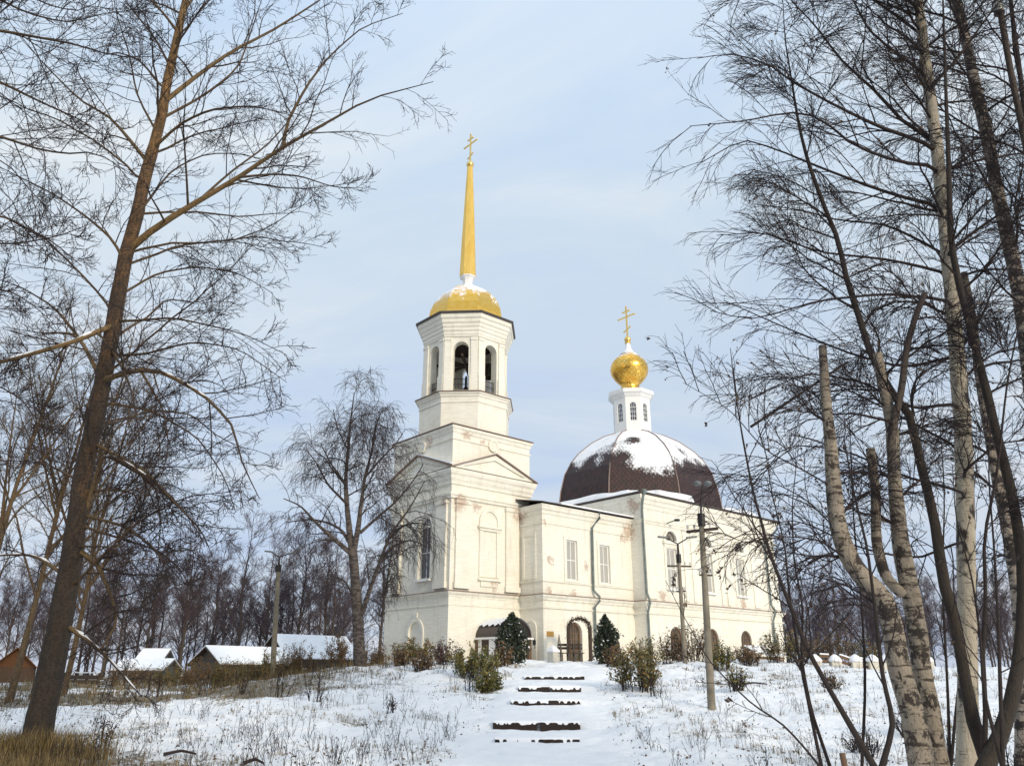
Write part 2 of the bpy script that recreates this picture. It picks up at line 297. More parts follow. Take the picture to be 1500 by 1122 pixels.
# ------------------------------------------------------------------ mesh builder
class MB:
    def __init__(s): s.v = []; s.f = []; s.uv = {}; s.sm = set()
    def add(s, vs, fs, smooth=False, uvs=None):
        o = len(s.v); s.v += [tuple(map(float, p)) for p in vs]
        for k, f in enumerate(fs):
            if smooth: s.sm.add(len(s.f))
            if uvs: s.uv[len(s.f)] = uvs[k]
            s.f.append(tuple(i + o for i in f))
        return s
    def box(s, x0, x1, y0, y1, z0, z1):
        v = [(x0, y0, z0), (x1, y0, z0), (x1, y1, z0), (x0, y1, z0), (x0, y0, z1), (x1, y0, z1), (x1, y1, z1), (x0, y1, z1)]
        return s.add(v, [(0, 3, 2, 1), (4, 5, 6, 7), (0, 1, 5, 4), (1, 2, 6, 5), (2, 3, 7, 6), (3, 0, 4, 7)])
    def bar(s, a, b, w, h, up=(0, 0, 1)):
        a = Vector(a); b = Vector(b); d = (b - a).normalized(); up = Vector(up)
        if abs(d.dot(up)) > .99: up = Vector((1, 0, 0))
        x = d.cross(up).normalized(); y = x.cross(d)
        r = []
        for p in (a, b):
            for sx, sy in ((-1, -1), (1, -1), (1, 1), (-1, 1)): r.append(p + x * sx * w / 2 + y * sy * h / 2)
        return s.add(r, [(0, 1, 2, 3), (7, 6, 5, 4), (0, 4, 5, 1), (1, 5, 6, 2), (2, 6, 7, 3), (3, 7, 4, 0)])
    def tube(s, pts, rad, n=8, smooth=True):
        pts = [Vector(p) for p in pts]; rs = rad if isinstance(rad, (list, tuple)) else [rad] * len(pts)
        vs = []; 
        for i, p in enumerate(pts):
            t = (pts[min(i + 1, len(pts) - 1)] - pts[max(i - 1, 0)]).normalized()
            ref = Vector((0, 0, 1)) if abs(t.z) < .9 else Vector((1, 0, 0))
            x = t.cross(ref).normalized(); y = t.cross(x)
            for k in range(n):
                a = 2 * pi * k / n; vs.append(p + (x * math.cos(a) + y * math.sin(a)) * rs[i])
        fs = [(i * n + k, i * n + (k + 1) % n, (i + 1) * n + (k + 1) % n, (i + 1) * n + k) for i in range(len(pts) - 1) for k in range(n)]
        s.add(vs, fs, smooth)
        m = (len(pts) - 1) * n
        return s.add(vs[:n] + vs[m:], [tuple(range(n))[::-1], tuple(range(n, 2 * n))])
    def lathe(s, prof, n, c=(0, 0), ph=0, smooth=False, inr=False, cap=True):
        """profile [(r,z)], n sides; inr: r is the inradius of the polygon"""
        k_ = 1 / math.cos(pi / n) if inr else 1
        vs = []; fs = []; uvs = []
        L = 0; Ls = [0]
        for a, b in zip(prof, prof[1:]): L += math.hypot(b[0] - a[0], b[1] - a[1]); Ls.append(L)
        R = max(p[0] for p in prof)
        for (r, z) in prof:
            for k in range(n):
                a = ph + 2 * pi * k / n; vs.append((c[0] + r * k_ * math.cos(a), c[1] + r * k_ * math.sin(a), z))
        for i in range(len(prof) - 1):
            for k in range(n):
                fs.append((i * n + k, i * n + (k + 1) % n, (i + 1) * n + (k + 1) % n, (i + 1) * n + k))
                u0 = 2 * pi * R * k / n; u1 = 2 * pi * R * (k + 1) / n
                uvs.append(((u0, Ls[i]), (u1, Ls[i]), (u1, Ls[i + 1]), (u0, Ls[i + 1])))
        if cap:
            m = (len(prof) - 1) * n
            fs.append(tuple(range(m, m + n))); uvs.append(tuple((0, 0) for _ in range(n)))
            fs.append(tuple(range(n))[::-1]); uvs.append(tuple((0, 0) for _ in range(n)))
        return s.add(vs, fs, smooth, uvs)
    def sweep(s, poly, prof):
        """moulding: profile [(offset out, z)] swept round a closed CCW plan polygon, mitred"""
        n = len(poly); P = [Vector((p[0], p[1])) for p in poly]; nm = []
        for i in range(n):
            d = (P[(i + 1) % n] - P[i]).normalized(); nm.append(Vector((d.y, -d.x)))
        mit = []
        for i in range(n):
            a = nm[i - 1]; b = nm[i]; mit.append((a + b) / (1 + a.dot(b)))
        vs = []
        for o, z in prof:
            for i in range(n): q = P[i] + mit[i] * o; vs.append((q.x, q.y, z))
        m = len(prof)
        fs = [(j * n + i, j * n + (i + 1) % n, ((j + 1) % m) * n + (i + 1) % n, ((j + 1) % m) * n + i) for j in range(m) for i in range(n)]
        return s.add(vs, fs)
    def panel(s, O, X, outer, holes=(), depth=0., back=False):
        """flat wall with real openings; O origin, X horizontal axis; reveals go in by depth"""
        O = Vector(O); X = Vector(X).normalized(); Z = Vector((0, 0, 1)); nrm = X.cross(Z)
        loops = [outer] + list(holes); flat = [p for l in loops for p in l]
        tri = tessellate_polygon([[Vector((p[0], p[1], 0)) for p in l] for l in loops])
        f3 = [O + X * p[0] + Z * p[1] for p in flat]
        s.add(f3, [tuple(t) for t in tri])
        if back: s.add([p - nrm * depth for p in f3], [tuple(t)[::-1] for t in tri])
        if depth:
            for l in holes:
                n = len(l); a = [O + X * p[0] + Z * p[1] for p in l]
                s.add(a + [p - nrm * depth for p in a], [(i, (i + 1) % n, n + (i + 1) % n, n + i) for i in range(n)])
        return s
    def prism(s, O, X, loop, d0, d1):
        """a plate cut to the outline loop, standing from depth d0 to d1 (outwards positive)"""
        O = Vector(O); X = Vector(X).normalized(); Z = Vector((0, 0, 1)); nrm = X.cross(Z); n = len(loop)
        tri = tessellate_polygon([[Vector((p[0], p[1], 0)) for p in loop]])
        a = [O + X * p[0] + Z * p[1] + nrm * d1 for p in loop]; b = [p - nrm * (d1 - d0) for p in a]
        return s.add(a + b, [tuple(t) for t in tri] + [tuple(i + n for i in t)[::-1] for t in tri] + [(i, (i + 1) % n, n + (i + 1) % n, n + i) for i in range(n)])
    def ring(s, O, X, lo, li, d0, d1):
        """a frame between two outlines with the same number of points"""
        O = Vector(O); X = Vector(X).normalized(); Z = Vector((0, 0, 1)); nrm = X.cross(Z); n = len(lo)
        f = lambda l, d: [O + X * p[0] + Z * p[1] + nrm * d for p in l]
        vs = f(lo, d1) + f(li, d1) + f(lo, d0) + f(li, d0); fs = []
        for i in range(n):
            j = (i + 1) % n
            fs += [(i, j, n + j, n + i), (2 * n + i, 3 * n + i, 3 * n + j, 2 * n + j), (i, 2 * n + i, 2 * n + j, j), (n + i, n + j, 3 * n + j, 3 * n + i)]
        return s.add(vs, fs)
    def build(s, name, m, parent=None, bevel=0):
        me = bpy.data.meshes.new(name); me.from_pydata(s.v, [], s.f)
        if s.uv:
            u = me.uv_layers.new(name='UVMap')
            for p in me.polygons:
                q = s.uv.get(p.index)
                if q:
                    for k, li in enumerate(p.loop_indices): u.data[li].uv = q[k]
        if s.sm: me.polygons.foreach_set('use_smooth', [i in s.sm for i in range(len(me.polygons))])
        o = bpy.data.objects.new(name, me); COL.objects.link(o); o.data.materials.append(M[m] if isinstance(m, str) else m)
        if parent is not None: o.parent = parent
        if bevel:
            b = o.modifiers.new('bevel', 'BEVEL'); b.width = bevel; b.segments = 2; b.limit_method = 'ANGLE'
        return o
def arch(x0, x1, z0, z1, n=10):
    """outline of an opening with a round head, CCW; z1 is the crown"""
    r = (x1 - x0) / 2; c = (x0 + x1) / 2; zs = z1 - r
    return [(x0, z0), (x1, z0)] + [(c + r * math.cos(pi * k / n), zs + r * math.sin(pi * k / n)) for k in range(n + 1)]
def rect(x0, x1, z0, z1): return [(x0, z0), (x1, z0), (x1, z1), (x0, z1)]
def thing(name, label, cat, loc=(0, 0, 0), rz=0, group=None):
    o = bpy.data.objects.new(name, None); COL.objects.link(o); o.location = [float(c) for c in loc]; o.rotation_euler = (0, 0, rz)
    o['label'] = label; o['category'] = cat
    if group: o['group'] = group
    o.empty_display_size = .2
    return o
def tag(o, label, cat, group=None):
    o['label'] = label; o['category'] = cat
    if group: o['group'] = group
    return o
def copy_tree(src, loc, rz=0, sc=1, label=None, cat=None):
    r = src.copy(); COL.objects.link(r); r.location = [float(c) for c in loc]; r.rotation_euler = (0, 0, rz); r.scale = (sc, sc, sc) if not hasattr(sc, '__len__') else sc
    if label: r['label'] = label
    if cat: r['category'] = cat
    for ch in src.children:
        c = ch.copy(); COL.objects.link(c); c.parent = r
        for d in ch.children:
            e = d.copy(); COL.objects.link(e); e.parent = c
    return r
# ================================================================== THE CHURCH (local axes: x along the sunny side wall, y along the front, origin at the tower corner)
CH_LOC = (-3.2325, 42.0, 0.0); CH_RZ = math.radians(41.6)
church = thing('church', 'white church with bell tower, gilded spire and a snow-dusted brown dome', 'church', CH_LOC, CH_RZ)
ZB = 0.6
def fac(poly):
    """facades of a CCW plan polygon: (origin, X axis, length)"""
    n = len(poly)
    for i in range(n):
        a = Vector((*poly[i], 0)); b = Vector((*poly[(i + 1) % n], 0)); yield a, (b - a).normalized(), (b - a).length
sq = lambda x0, x1, y0, y1: [(x0, y0), (x1, y0), (x1, y1), (x0, y1)]
TW = 5.7
# ---- tower square storeys
tp = sq(0, TW, 0, TW)
tw = MB(); holes_w = [arch(TW - 2.75, TW - 1.65, 6.3, 9.65)]           # west window (X runs from y=TW to 0)
for k, (O, X, L) in enumerate(fac(tp)):
    hs = []
    if k == 3: hs = [arch(2.95, 4.05, 6.3, 9.65)]
    tw.panel(O, X, rect(0, L, ZB, 14.3), hs, .28)
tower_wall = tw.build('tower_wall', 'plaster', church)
low = MB()
for k, (O, X, L) in enumerate(fac([(-.07, -.07), (TW + .07, -.07), (TW + .07, TW + .07), (-.07, TW + .07)])):
    low.panel(O, X, rect(0, L, ZB, 5.4), [arch(2.45, 3.65, 2.2, 4.15)] if k == 3 else [], .07)
low.build('ground_storey', 'plaster', church)
def led(poly, name_parent, z=5.55, out=.0):
    MB().sweep(poly, [(.0, z - .75), (.10, z - .72), (.12, z - .66), (.0, z - .62)]).build('moulding', 'plaster', name_parent)
    MB().sweep(poly, [(.0, z - .34), (.09, z - .28), (.11, z - .2), (.2, z - .12), (.24, z - .03), (.0, z - .03)]).build('ledge', 'plaster', name_parent)
    MB().sweep(poly, [(-.03, z - .026), (.26, z - .026), (.26, z), (-.03, z + .07)]).build('ledge_flashing', 'brown_roof_metal', name_parent)
led(tp, church)
# pilasters, blank windows and the west window
def pil(O, X, x0, x1, z0=5.7, z1=10.35, d=.12):
    pl = MB()
    pl.prism(O, X, rect(x0, x1, z0, z1), .001, d); pl.prism(O, X, rect(x0 - .06, x1 + .06, z0, z0 + .3), .001, d + .05)
    pl.prism(O, X, rect(x0 - .05, x1 + .05, z1 - .24, z1 - .06), .001, d + .06)
    pl.build('pilaster', 'plaster', church)
FS = list(fac(tp))
pil(FS[0][0], FS[0][1], .28, 1.2); pil(FS[0][0], FS[0][1], 3.8, 4.75)
pil(FS[3][0], FS[3][1], TW - 1.2, TW - .28); pil(FS[3][0], FS[3][1], .28, 1.2)
bl = MB(); O, X = FS[0][0], FS[0][1]; c = 2.65
bl.ring(O, X, rect(c - .72, c + .72, 6.4, 9.0), rect(c - .5, c + .5, 6.4001, 8.92), .001, .07)
bl.prism(O, X, rect(c - .85, c + .85, 9.0, 9.1), .001, .2); bl.prism(O, X, rect(c - .75, c + .75, 8.86, 9.0), .001, .12)
bl.ring(O, X, arch(c - .72, c + .72, 9.12, 10.1, 14), arch(c - .55, c + .55, 9.121, 9.93, 14), .001, .08)
bl.prism(O, X, rect(c - .8, c + .8, 6.2, 6.3), .001, .18); bl.prism(O, X, rect(c - .6, c + .6, 5.9, 6.2), .001, .07)
bl.build('blank_window', 'plaster', church)
def wind(parent, O, X, x0, x1, z0, z1, pane, inset=.14, arched=True, mull=2, trans=(.5,), fw=.07, lun=None, sill=True, fmat='white_paint'):
    """a window set in its opening: frame, panes, sill"""
    O = Vector(O); X = Vector(X); nrm = X.cross(Vector((0, 0, 1)))
    P = O - nrm * inset
    lo = arch(x0, x1, z0, z1) if arched else rect(x0, x1, z0, z1)
    li = arch(x0 + fw, x1 - fw, z0 + fw, z1 - fw) if arched else rect(x0 + fw, x1 - fw, z0 + fw, z1 - fw)
    w = MB().prism(P, X, li, -.02, .01).build('window', pane, parent)
    f = MB().ring(P, X, lo, li, -.03, .05)
    top = z1 - (x1 - x0) / 2 if arched else z1
    if lun: top = lun
    for k in range(1, mull):
        xc = x0 + (x1 - x0) * k / mull; f.prism(P, X, rect(xc - .025, xc + .025, z0 + fw, top), .012, .045)
    for t in trans:
        zc = z0 + (top - z0) * t; f.prism(P, X, rect(x0 + fw, x1 - fw, zc - .025, zc + .025), .011, .043)
    if arched:
        cx = (x0 + x1) / 2; r = (x1 - x0) / 2
        f.prism(P, X, rect(x0 + fw, x1 - fw, top - .04, top + .04), .012, .05)
        for a in range(1, 6):
            th = pi * a / 6; A = P + X * cx + Vector((0, 0, top)) + nrm * .03; B = A + (X * math.cos(th) + Vector((0, 0, 1)) * math.sin(th)) * (z1 - top - fw if lun is None else r - fw)
            f.bar(A, B, .03, .03, nrm)
    f.build('frame', fmat, w)
    if sill:
        MB().prism(O, X, rect(x0 - .12, x1 + .12, z0 - .12, z0 - .03), -.05, .2).build('sill', 'white_paint', w)
    return w
O3, X3 = FS[3][0], FS[3][1]
wind(church, O3, X3, 2.95, 4.05, 6.3, 9.65, 'pane_dark', .16, trans=(.5,))
tr = MB(); tr.ring(O3, X3, arch(2.71, 4.29, 6.3, 9.9), arch(2.952, 4.048, 6.302, 9.648), .001, .08)
tr.prism(O3, X3, rect(2.65, 4.35, 9.02, 9.12), .081, .1)
tr.build('window_surround', 'plaster', church)
# niche with its surround on the front ground storey
nb = MB(); Ol = Vector((-.07, TW + .07, 0))
nb.ring(Ol, X3, arch(2.3, 3.8, 2.2, 4.32), arch(2.45, 3.65, 2.2, 4.15), .001, .06); nb.prism(Ol, X3, rect(2.9, 3.2, 4.33, 4.6), .001, .07)
nb.build('niche_surround', 'plaster', church)
# entablature, pediments, upper block
en = MB()
en.sweep(tp, [(0, 10.36), (.12, 10.38), (.12, 10.5), (.18, 10.54), (.18, 10.66), (.05, 10.68), (0, 10.7)])
en.sweep(tp, [(0, 11.1), (.08, 11.14), (.1, 11.3), (.16, 11.42), (.19, 11.6), (.26, 11.7), (.30, 11.84), (.30, 11.95), (0, 12.02)])
en.build('entablature', 'plaster', church)
for k in (0, 3, 1, 2):
    O, X, L = FS[k]; h = 13.2
    p = MB().prism(O, X, [(-.1, 12.05), (L + .1, 12.05), (L / 2, h - .18)], .001, .14)
    p.ring(O, X, [(-.22, 12.03), (L + .22, 12.03), (L / 2, h - .06)], [(.55, 12.16), (L - .55, 12.16), (L / 2, h - .36)], .14, .25)
    p = p.build('pediment', 'plaster', church)
    rf = MB()
    for sx in (0, 1):
        x0 = -.33 if sx == 0 else L + .33
        A = O + X * x0 + Vector((0, 0, 11.99)); B = O + X * (L / 2) + Vector((0, 0, h)); nrm = X.cross(Vector((0, 0, 1)))
        m = nrm * .21
        rf.bar(A + m, B + m, .36, .05, Vector((0, 0, 1)))
    rf.build('pediment_roof', 'brown_roof_metal', p)
    sn = MB(); A = O + X * (.0 if k == 0 else L) + Vector((0, 0, 12.28)); 
    A = O + X * (L + .3) + Vector((0, 0, 12.16)); B = O + X * (L / 2 + .2) + Vector((0, 0, h + .01))
    if k == 3: sn.bar(A + nrm * .2, B + nrm * .2, .34, .06, Vector((0, 0, 1))).build('snow_cover', 'snow', p)
ub = MB()
ub.sweep(tp, [(0, 13.62), (.06, 13.64), (.06, 13.72), (0, 13.74)])
ub.sweep(tp, [(0, 14.0), (.05, 14.06), (.07, 14.2), (.14, 14.28), (.16, 14.4), (0, 14.42)])
for k in (0, 3):
    O, X, L = FS[k]; cc = L / 2 + .0
    circ = lambda r: [(cc + r * math.cos(2 * pi * i / 20), 13.72 + r * math.sin(2 * pi * i / 20)) for i in range(20)]
    ub.ring(O, X, circ(.36), circ(.27), .001, .1); ub.prism(O, X, circ(.269), .001, .065)
ub.build('frieze', 'plaster', church)
MB().sweep(tp, [(-2.2, 14.44), (.19, 14.44), (.21, 14.46), (.19, 14.49), (-2.2, 14.75)]).build('tower_roof', 'brown_roof_metal', church)
# ---- octagon, belfry, gilded dome and spire
TC = (3.12, 2.98); PH = pi / 8
def octp(r): return [(TC[0] + r / math.cos(pi / 8) * math.cos(PH + k * pi / 4), TC[1] + r / math.cos(pi / 8) * math.sin(PH + k * pi / 4)) for k in range(8)]
MB().lathe([(2.6, 14.3), (2.6, 16.9)], 8, TC, PH, inr=True).build('octagon_tier', 'plaster', church)
MB().sweep(octp(2.6), [(0, 16.28), (.05, 16.3), (.05, 16.38), (.03, 16.4), (.05, 16.6), (.12, 16.68), (.14, 16.76), (.22, 16.82), (.24, 16.88), (0, 16.9)]).build('octagon_cornice', 'plaster', church)
MB().sweep(octp(2.6), [(-.5, 16.91), (.3, 16.91), (.3, 16.94), (-.5, 17.1)]).build('ledge_flashing', 'brown_roof_metal', church)
rb = 2.42; bw = MB(); bp = MB(); rl = []
for O, X, L in fac(octp(rb)):
    bw.panel(O, X, rect(0, L, 16.9, 21.9), [arch(L / 2 - .45, L / 2 + .45, 17.12, 20.2, 12)], .5, back=True)
    for a, b in ((.0, .42), (L - .42, L)):
        bp.prism(O, X, rect(a, b, 18.05, 20.45), .001, .08); bp.prism(O, X, rect(a, b + (.06 if a == 0 else 0), 17.0, 18.05) if a == 0 else rect(a - .06, b, 17.0, 18.05), .0012, .12)
        bp.prism(O, X, rect(a, b, 20.25, 20.42), .081, .12)
belfry = bw.build('belfry_wall', 'plaster', church)
bp.build('belfry_pilaster', 'plaster', church)
for O, X, L in fac(octp(rb)):
    r = MB(); nrm = X.cross(Vector((0, 0, 1))); Q = O - nrm * .2
    for z in (17.2, 17.55, 17.9): r.bar(Q + X * (L / 2 - .45) + Vector((0, 0, z)), Q + X * (L / 2 + .45) + Vector((0, 0, z)), .03, .03)
    for i in range(10):
        x = L / 2 - .405 + .09 * i; r.bar(Q + X * x + Vector((0, 0, 17.12)), Q + X * x + Vector((0, 0, 17.9)), .018, .018)
    if (O - Vector((*TC, 0))).length and True: r.build('railing', 'iron', belfry)
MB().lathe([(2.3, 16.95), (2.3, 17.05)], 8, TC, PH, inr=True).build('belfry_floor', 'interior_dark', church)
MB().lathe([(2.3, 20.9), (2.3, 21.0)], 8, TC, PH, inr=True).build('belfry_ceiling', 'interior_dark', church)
bm = MB(); 
for a in (0, pi / 4, pi / 2, 3 * pi / 4):
    d = Vector((math.cos(a), math.sin(a), 0)) * 1.9; cz = Vector((*TC, 19.55 + .02 * a)); bm.bar(cz - d, cz + d, .14, .16)
bm.build('bell_beam', 'dark_wood', church)
MB().sweep(octp(rb), [(0, 20.46), (.08, 20.5), (.1, 20.62), (.13, 20.64), (.13, 20.8), (.2, 20.88), (.2, 21.04), (.26, 21.1), (.28, 21.26), (.36, 21.34), (.38, 21.52), (.48, 21.6), (.5, 21.84), (0, 21.86)]).build('belfry_cornice', 'plaster', church)
MB().sweep(octp(rb), [(-.6, 21.88), (.60, 21.84), (.62, 21.95), (-.6, 22.25)]).build('belfry_eave', 'dark_roof_metal', church)
MB().sweep(octp(rb), [(-.5, 22.16), (.3, 22.03), (.34, 22.07), (.1, 22.2), (-.5, 22.34)]).build('snow_cover', 'snow', church)
MB().lathe([(2.25, 22.05), (2.27, 22.6), (2.2, 23.0), (2.02, 23.5), (1.8, 23.92), (1.45, 24.33), (1.05, 24.66), (.7, 24.86), (.4, 24.97)], 8, TC, PH, inr=True).build('tower_dome', 'gold_scales', church)
MB().lathe([(.52, 24.9), (.36, 25.02), (.30, 25.2), (.30, 25.45), (.38, 25.6), (.50, 25.68), (.50, 25.74)], 8, TC, PH, inr=True).build('spire_base', 'white_paint', church)
spire = MB().lathe([(.46, 25.70), (.52, 25.76), (.51, 25.82), (.42, 28.5), (.30, 31.5), (.185, 34.15)], 8, TC, PH, inr=True).build('spire', 'gold_spire', church)
def ball(c, r, z): return MB().lathe([(max(.001, r * math.sin(pi * k / 12)), z - r * math.cos(pi * k / 12)) for k in range(13)], 20, c, 0, True)
ball(TC, .26, 34.38).build('orb', 'gold_plain', spire)
def cross(c, z0, z1, zb, hb, zt, ht, zl, hl, w=.08, m='gold_plain'):
    b = MB(); x, y = c
    b.box(x - w / 2, x + w / 2, y - w / 2, y + w / 2, z0, z1)
    for zz, hh in ((zb, hb), (zt, ht)):
        for sgn in (-1, 1): b.box(x - w * .45, x + w * .45, min(y + sgn * w / 2, y + sgn * hh), max(y + sgn * w / 2, y + sgn * hh), zz - w * .48, zz + w * .48)
    for sgn in (-1, 1):
        b.bar((x, y + sgn * w / 2, zl + sgn * -.02), (x, y + sgn * hl, zl - sgn * hl * .45), w * .8, w * .85)
    for p in ((y - hb, zb), (y + hb, zb), (y - ht, zt), (y + ht, zt), (y, z1)):
        b.lathe([(.001, p[1] - w * .8), (w * .75, p[1] - w * .3), (w * .75, p[1] + w * .3), (.001, p[1] + w * .8)], 8, (x, p[0]), 0, True, cap=False)
    return b.build('cross', m, church)
cross(TC, 34.6, 36.9, 36.08, .68, 36.5, .26, 35.1, .30, .085)
# bells hang in the belfry
def bell(lx, ly, z, r, label):
    w = Matrix.Rotation(CH_RZ, 4, 'Z') @ Vector((lx, ly, 0)) + Vector(CH_LOC)
    t = thing('bell', label, 'bell', (w.x, w.y, z), CH_RZ, 'bells in the belfry')
    MB().lathe([(.001, r * 1.75), (r * .5, r * 1.7), (r * .62, r * 1.45), (r * .66, r * .9), (r * .8, r * .35), (r, 0), (r * .93, .0), (r * .7, r * .4), (r * .55, r * .9), (.001, r * 1.4)], 20, (0, 0), 0, True, cap=False).build('bell_body', 'bronze', t)
    MB().tube([(0, 0, r * 1.3), (0, 0, r * .1)], [.02, .03]).build('clapper', 'iron', t)
    MB().box(-.05, .05, -.05, .05, r * 1.75, 19.5 - z).build('hanger', 'iron', t)
bell(3.95, 1.75, 18.62, .42, 'biggest bronze bell, hanging behind the sunlit arch with the railing')
bell(2.1, 3.4, 18.9, .22, 'small bronze bell in the arch on the shaded side of the belfry')
bell(4.2, 4.3, 18.3, .26, 'middle sized bell glimpsed through the central belfry arch')
# ---- refectory
TW = 6.05
RX0, RX1, RV = 4.87, 12.3, 1.88
rp = sq(RX0, RX1, -RV, TW + RV)
RW = [(7.13, .43), (9.86, .40)]
rw = MB()
for k, (O, X, L) in enumerate(fac(rp)):
    hs = []
    if k == 0:
        hs = [rect(x - w, x + w, 6.42, 8.62) for x, w in ((RW[0][0] - RX0, .43), (RW[1][0] - RX0, .43))] + [arch(2.38 - .56, 2.38 + .56, 2.15, 4.2), arch(5.05 - .56, 5.05 + .56, 2.15, 4.3)]
    rw.panel(O, X, rect(0, L, ZB, 10.42), hs, .3)
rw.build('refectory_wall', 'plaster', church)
led(rp, church)
FR = list(fac(rp)); O, X = FR[0][0], FR[0][1]
MB().sweep(rp, [(0, 6.2), (.07, 6.22), (.09, 6.29), (0, 6.31)]).build('string_course', 'plaster', church)
rc = MB(); rc.sweep(rp, [(0, 9.32), (.05, 9.34), (.07, 9.44), (0, 9.46)])
rc.sweep(rp, [(0, 9.85), (.06, 9.9), (.09, 10.05), (.18, 10.12), (.22, 10.28), (.27, 10.38), (0, 10.4)]); rc.build('refectory_cornice', 'plaster', church)
for xc in (RW[0][0], RW[1][0]):
    xl = xc - RX0
    wind(church, O, X, xl - .43, xl + .43, 6.42, 8.62, 'pane_grey', .13, False, 2, (.5,), .075, sill=False)
    MB().ring(O, X, rect(xl - .62, xl + .62, 6.315, 8.84), rect(xl - .432, xl + .432, 6.418, 8.622), .001, .05).build('window_surround', 'plaster', church)
def gdoor(xl, z1, name='door'):
    P = O - X.cross(Vector((0, 0, 1))) * .2
    d = MB().prism(P, X, arch(xl - .52, xl + .52, 2.15, z1 - .04), -.03, .0).build(name, 'pane_brown', church)
    f = MB().ring(P, X, arch(xl - .56, xl + .56, 2.15, z1), arch(xl - .46, xl + .46, 2.22, z1 - .1), -.04, .05)
    for x in (-.18, 0, .18): f.prism(P, X, rect(xl + x - .02, xl + x + .02, 2.2, z1 - .14), .002, .03)
    for z in (2.75, 3.3, 3.62): f.prism(P, X, rect(xl - .46, xl + .46, z - .03, z + .03), .001, .035)
    f.build('door_frame', 'brown_wood', d)
gdoor(2.38, 4.2); gdoor(5.05, 4.3)
MB().prism(O, X, rect(5.1 - RX0, 5.6 - RX0, 3.4, 3.66), .002, .03).build('plaque', 'plaque_metal', church)
# blind arch and panels on the shaded return wall
O2, X2, L2 = FR[3]
ra = MB(); ra.ring(O2, X2, arch(L2 - 1.5, L2 - .5, 2.0, 4.3), arch(L2 - 1.38, L2 - .62, 2.001, 4.18), .001, .06)
ra.build('blind_arch', 'plaster', church); ra = MB(); ra.ring(O2, X2, rect(L2 - 1.6, L2 - .5, 6.4, 8.9), rect(L2 - 1.45, L2 - .65, 6.5, 8.75), .001, .04); ra.build('wall_panel', 'plaster', church)
# refectory roof: low gable with a tin edge and snow
yc = TW / 2; hw = TW / 2 + RV
def slab(x0, x1, ya, za, yb, zb, t): return [(x0, ya, za), (x1, ya, za), (x1, yb, zb), (x0, yb, zb), (x0, ya, za + t), (x1, ya, za + t), (x1, yb, zb + t), (x0, yb, zb + t)], [(0, 3, 2, 1), (4, 5, 6, 7), (0, 1, 5, 4), (1, 2, 6, 5), (2, 3, 7, 6), (3, 0, 4, 7)]
rr = MB(); rs = MB()
for sg in (-1, 1):
    rr.add(*slab(RX0 - .3, RX1 + .55, yc + sg * (hw + .36), 10.44, yc, 11.45, .05)); rs.add(*slab(RX0 + 1.2, RX1 + .5, yc + sg * (hw + .34), 10.50, yc, 11.51, .08))
rr = rr.build('refectory_roof', 'dark_roof_metal', church); rs.build('snow_cover', 'snow', rr)
# ---- nave
NX0, NX1, NV = 12.3, 27.1, 2.76
npoly = sq(NX0, NX1, -NV, TW + NV)
NWX = [15.05, 18.75, 22.45]
nw = MB(); FN = list(fac(npoly))
for k, (O_, X_, L) in enumerate(FN):
    hs = []
    if k == 0:
        for x in NWX: hs += [rect(x - NX0 - .52, x - NX0 + .52, 6.4, 8.82), arch(x - NX0 - .55, x - NX0 + .55, 9.3, 9.9, 12), arch(x - NX0 - .62, x - NX0 + .62, 2.1, 4.2)]
    nw.panel(O_, X_, rect(0, L, ZB, 11.9), hs, .3)
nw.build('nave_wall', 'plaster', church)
led(npoly, church)
nc = MB(); nc.sweep(npoly, [(0, 10.1), (.06, 10.13), (.08, 10.24), (.14, 10.3), (0, 10.32)]); nc.sweep(npoly, [(0, 11.0), (.05, 11.05), (.08, 11.25), (.16, 11.34), (.18, 11.5), (.28, 11.6), (.32, 11.82), (0, 11.86)])
nc.build('nave_cornice', 'plaster', church)
O, X = FN[0][0], FN[0][1]
for a, b in ((.12, 1.1), (3.95, 4.25), (4.75, 5.05), (7.75, 8.05), (8.4, 8.7), (11.55, 12.3), (13.6, 14.68)): MB().prism(O, X, rect(a, b, 5.7, 10.1), .001, .07).build('nave_pilaster', 'plaster', church)
def lun(xl):
    P = O - X.cross(Vector((0, 0, 1))) * .12
    f = MB().prism(P, X, arch(xl - .55, xl + .55, 9.3, 9.9, 12), -.03, 0).build('fanlight', 'pane_grey', church)
    b = MB().ring(P, X, arch(xl - .55, xl + .55, 9.3, 9.9, 12), arch(xl - .47, xl + .47, 9.36, 9.82, 12), -.02, .04)
    for a in range(1, 8):
        th = pi * a / 8; b.bar(P + X * xl + Vector((0, -.02, 9.36)), P + X * (xl + .5 * math.cos(th)) + Vector((0, -.02, 9.36 + .5 * math.sin(th))), .03, .03, (0, 1, 0))
    b.build('glazing_bar', 'grey_wood', f)
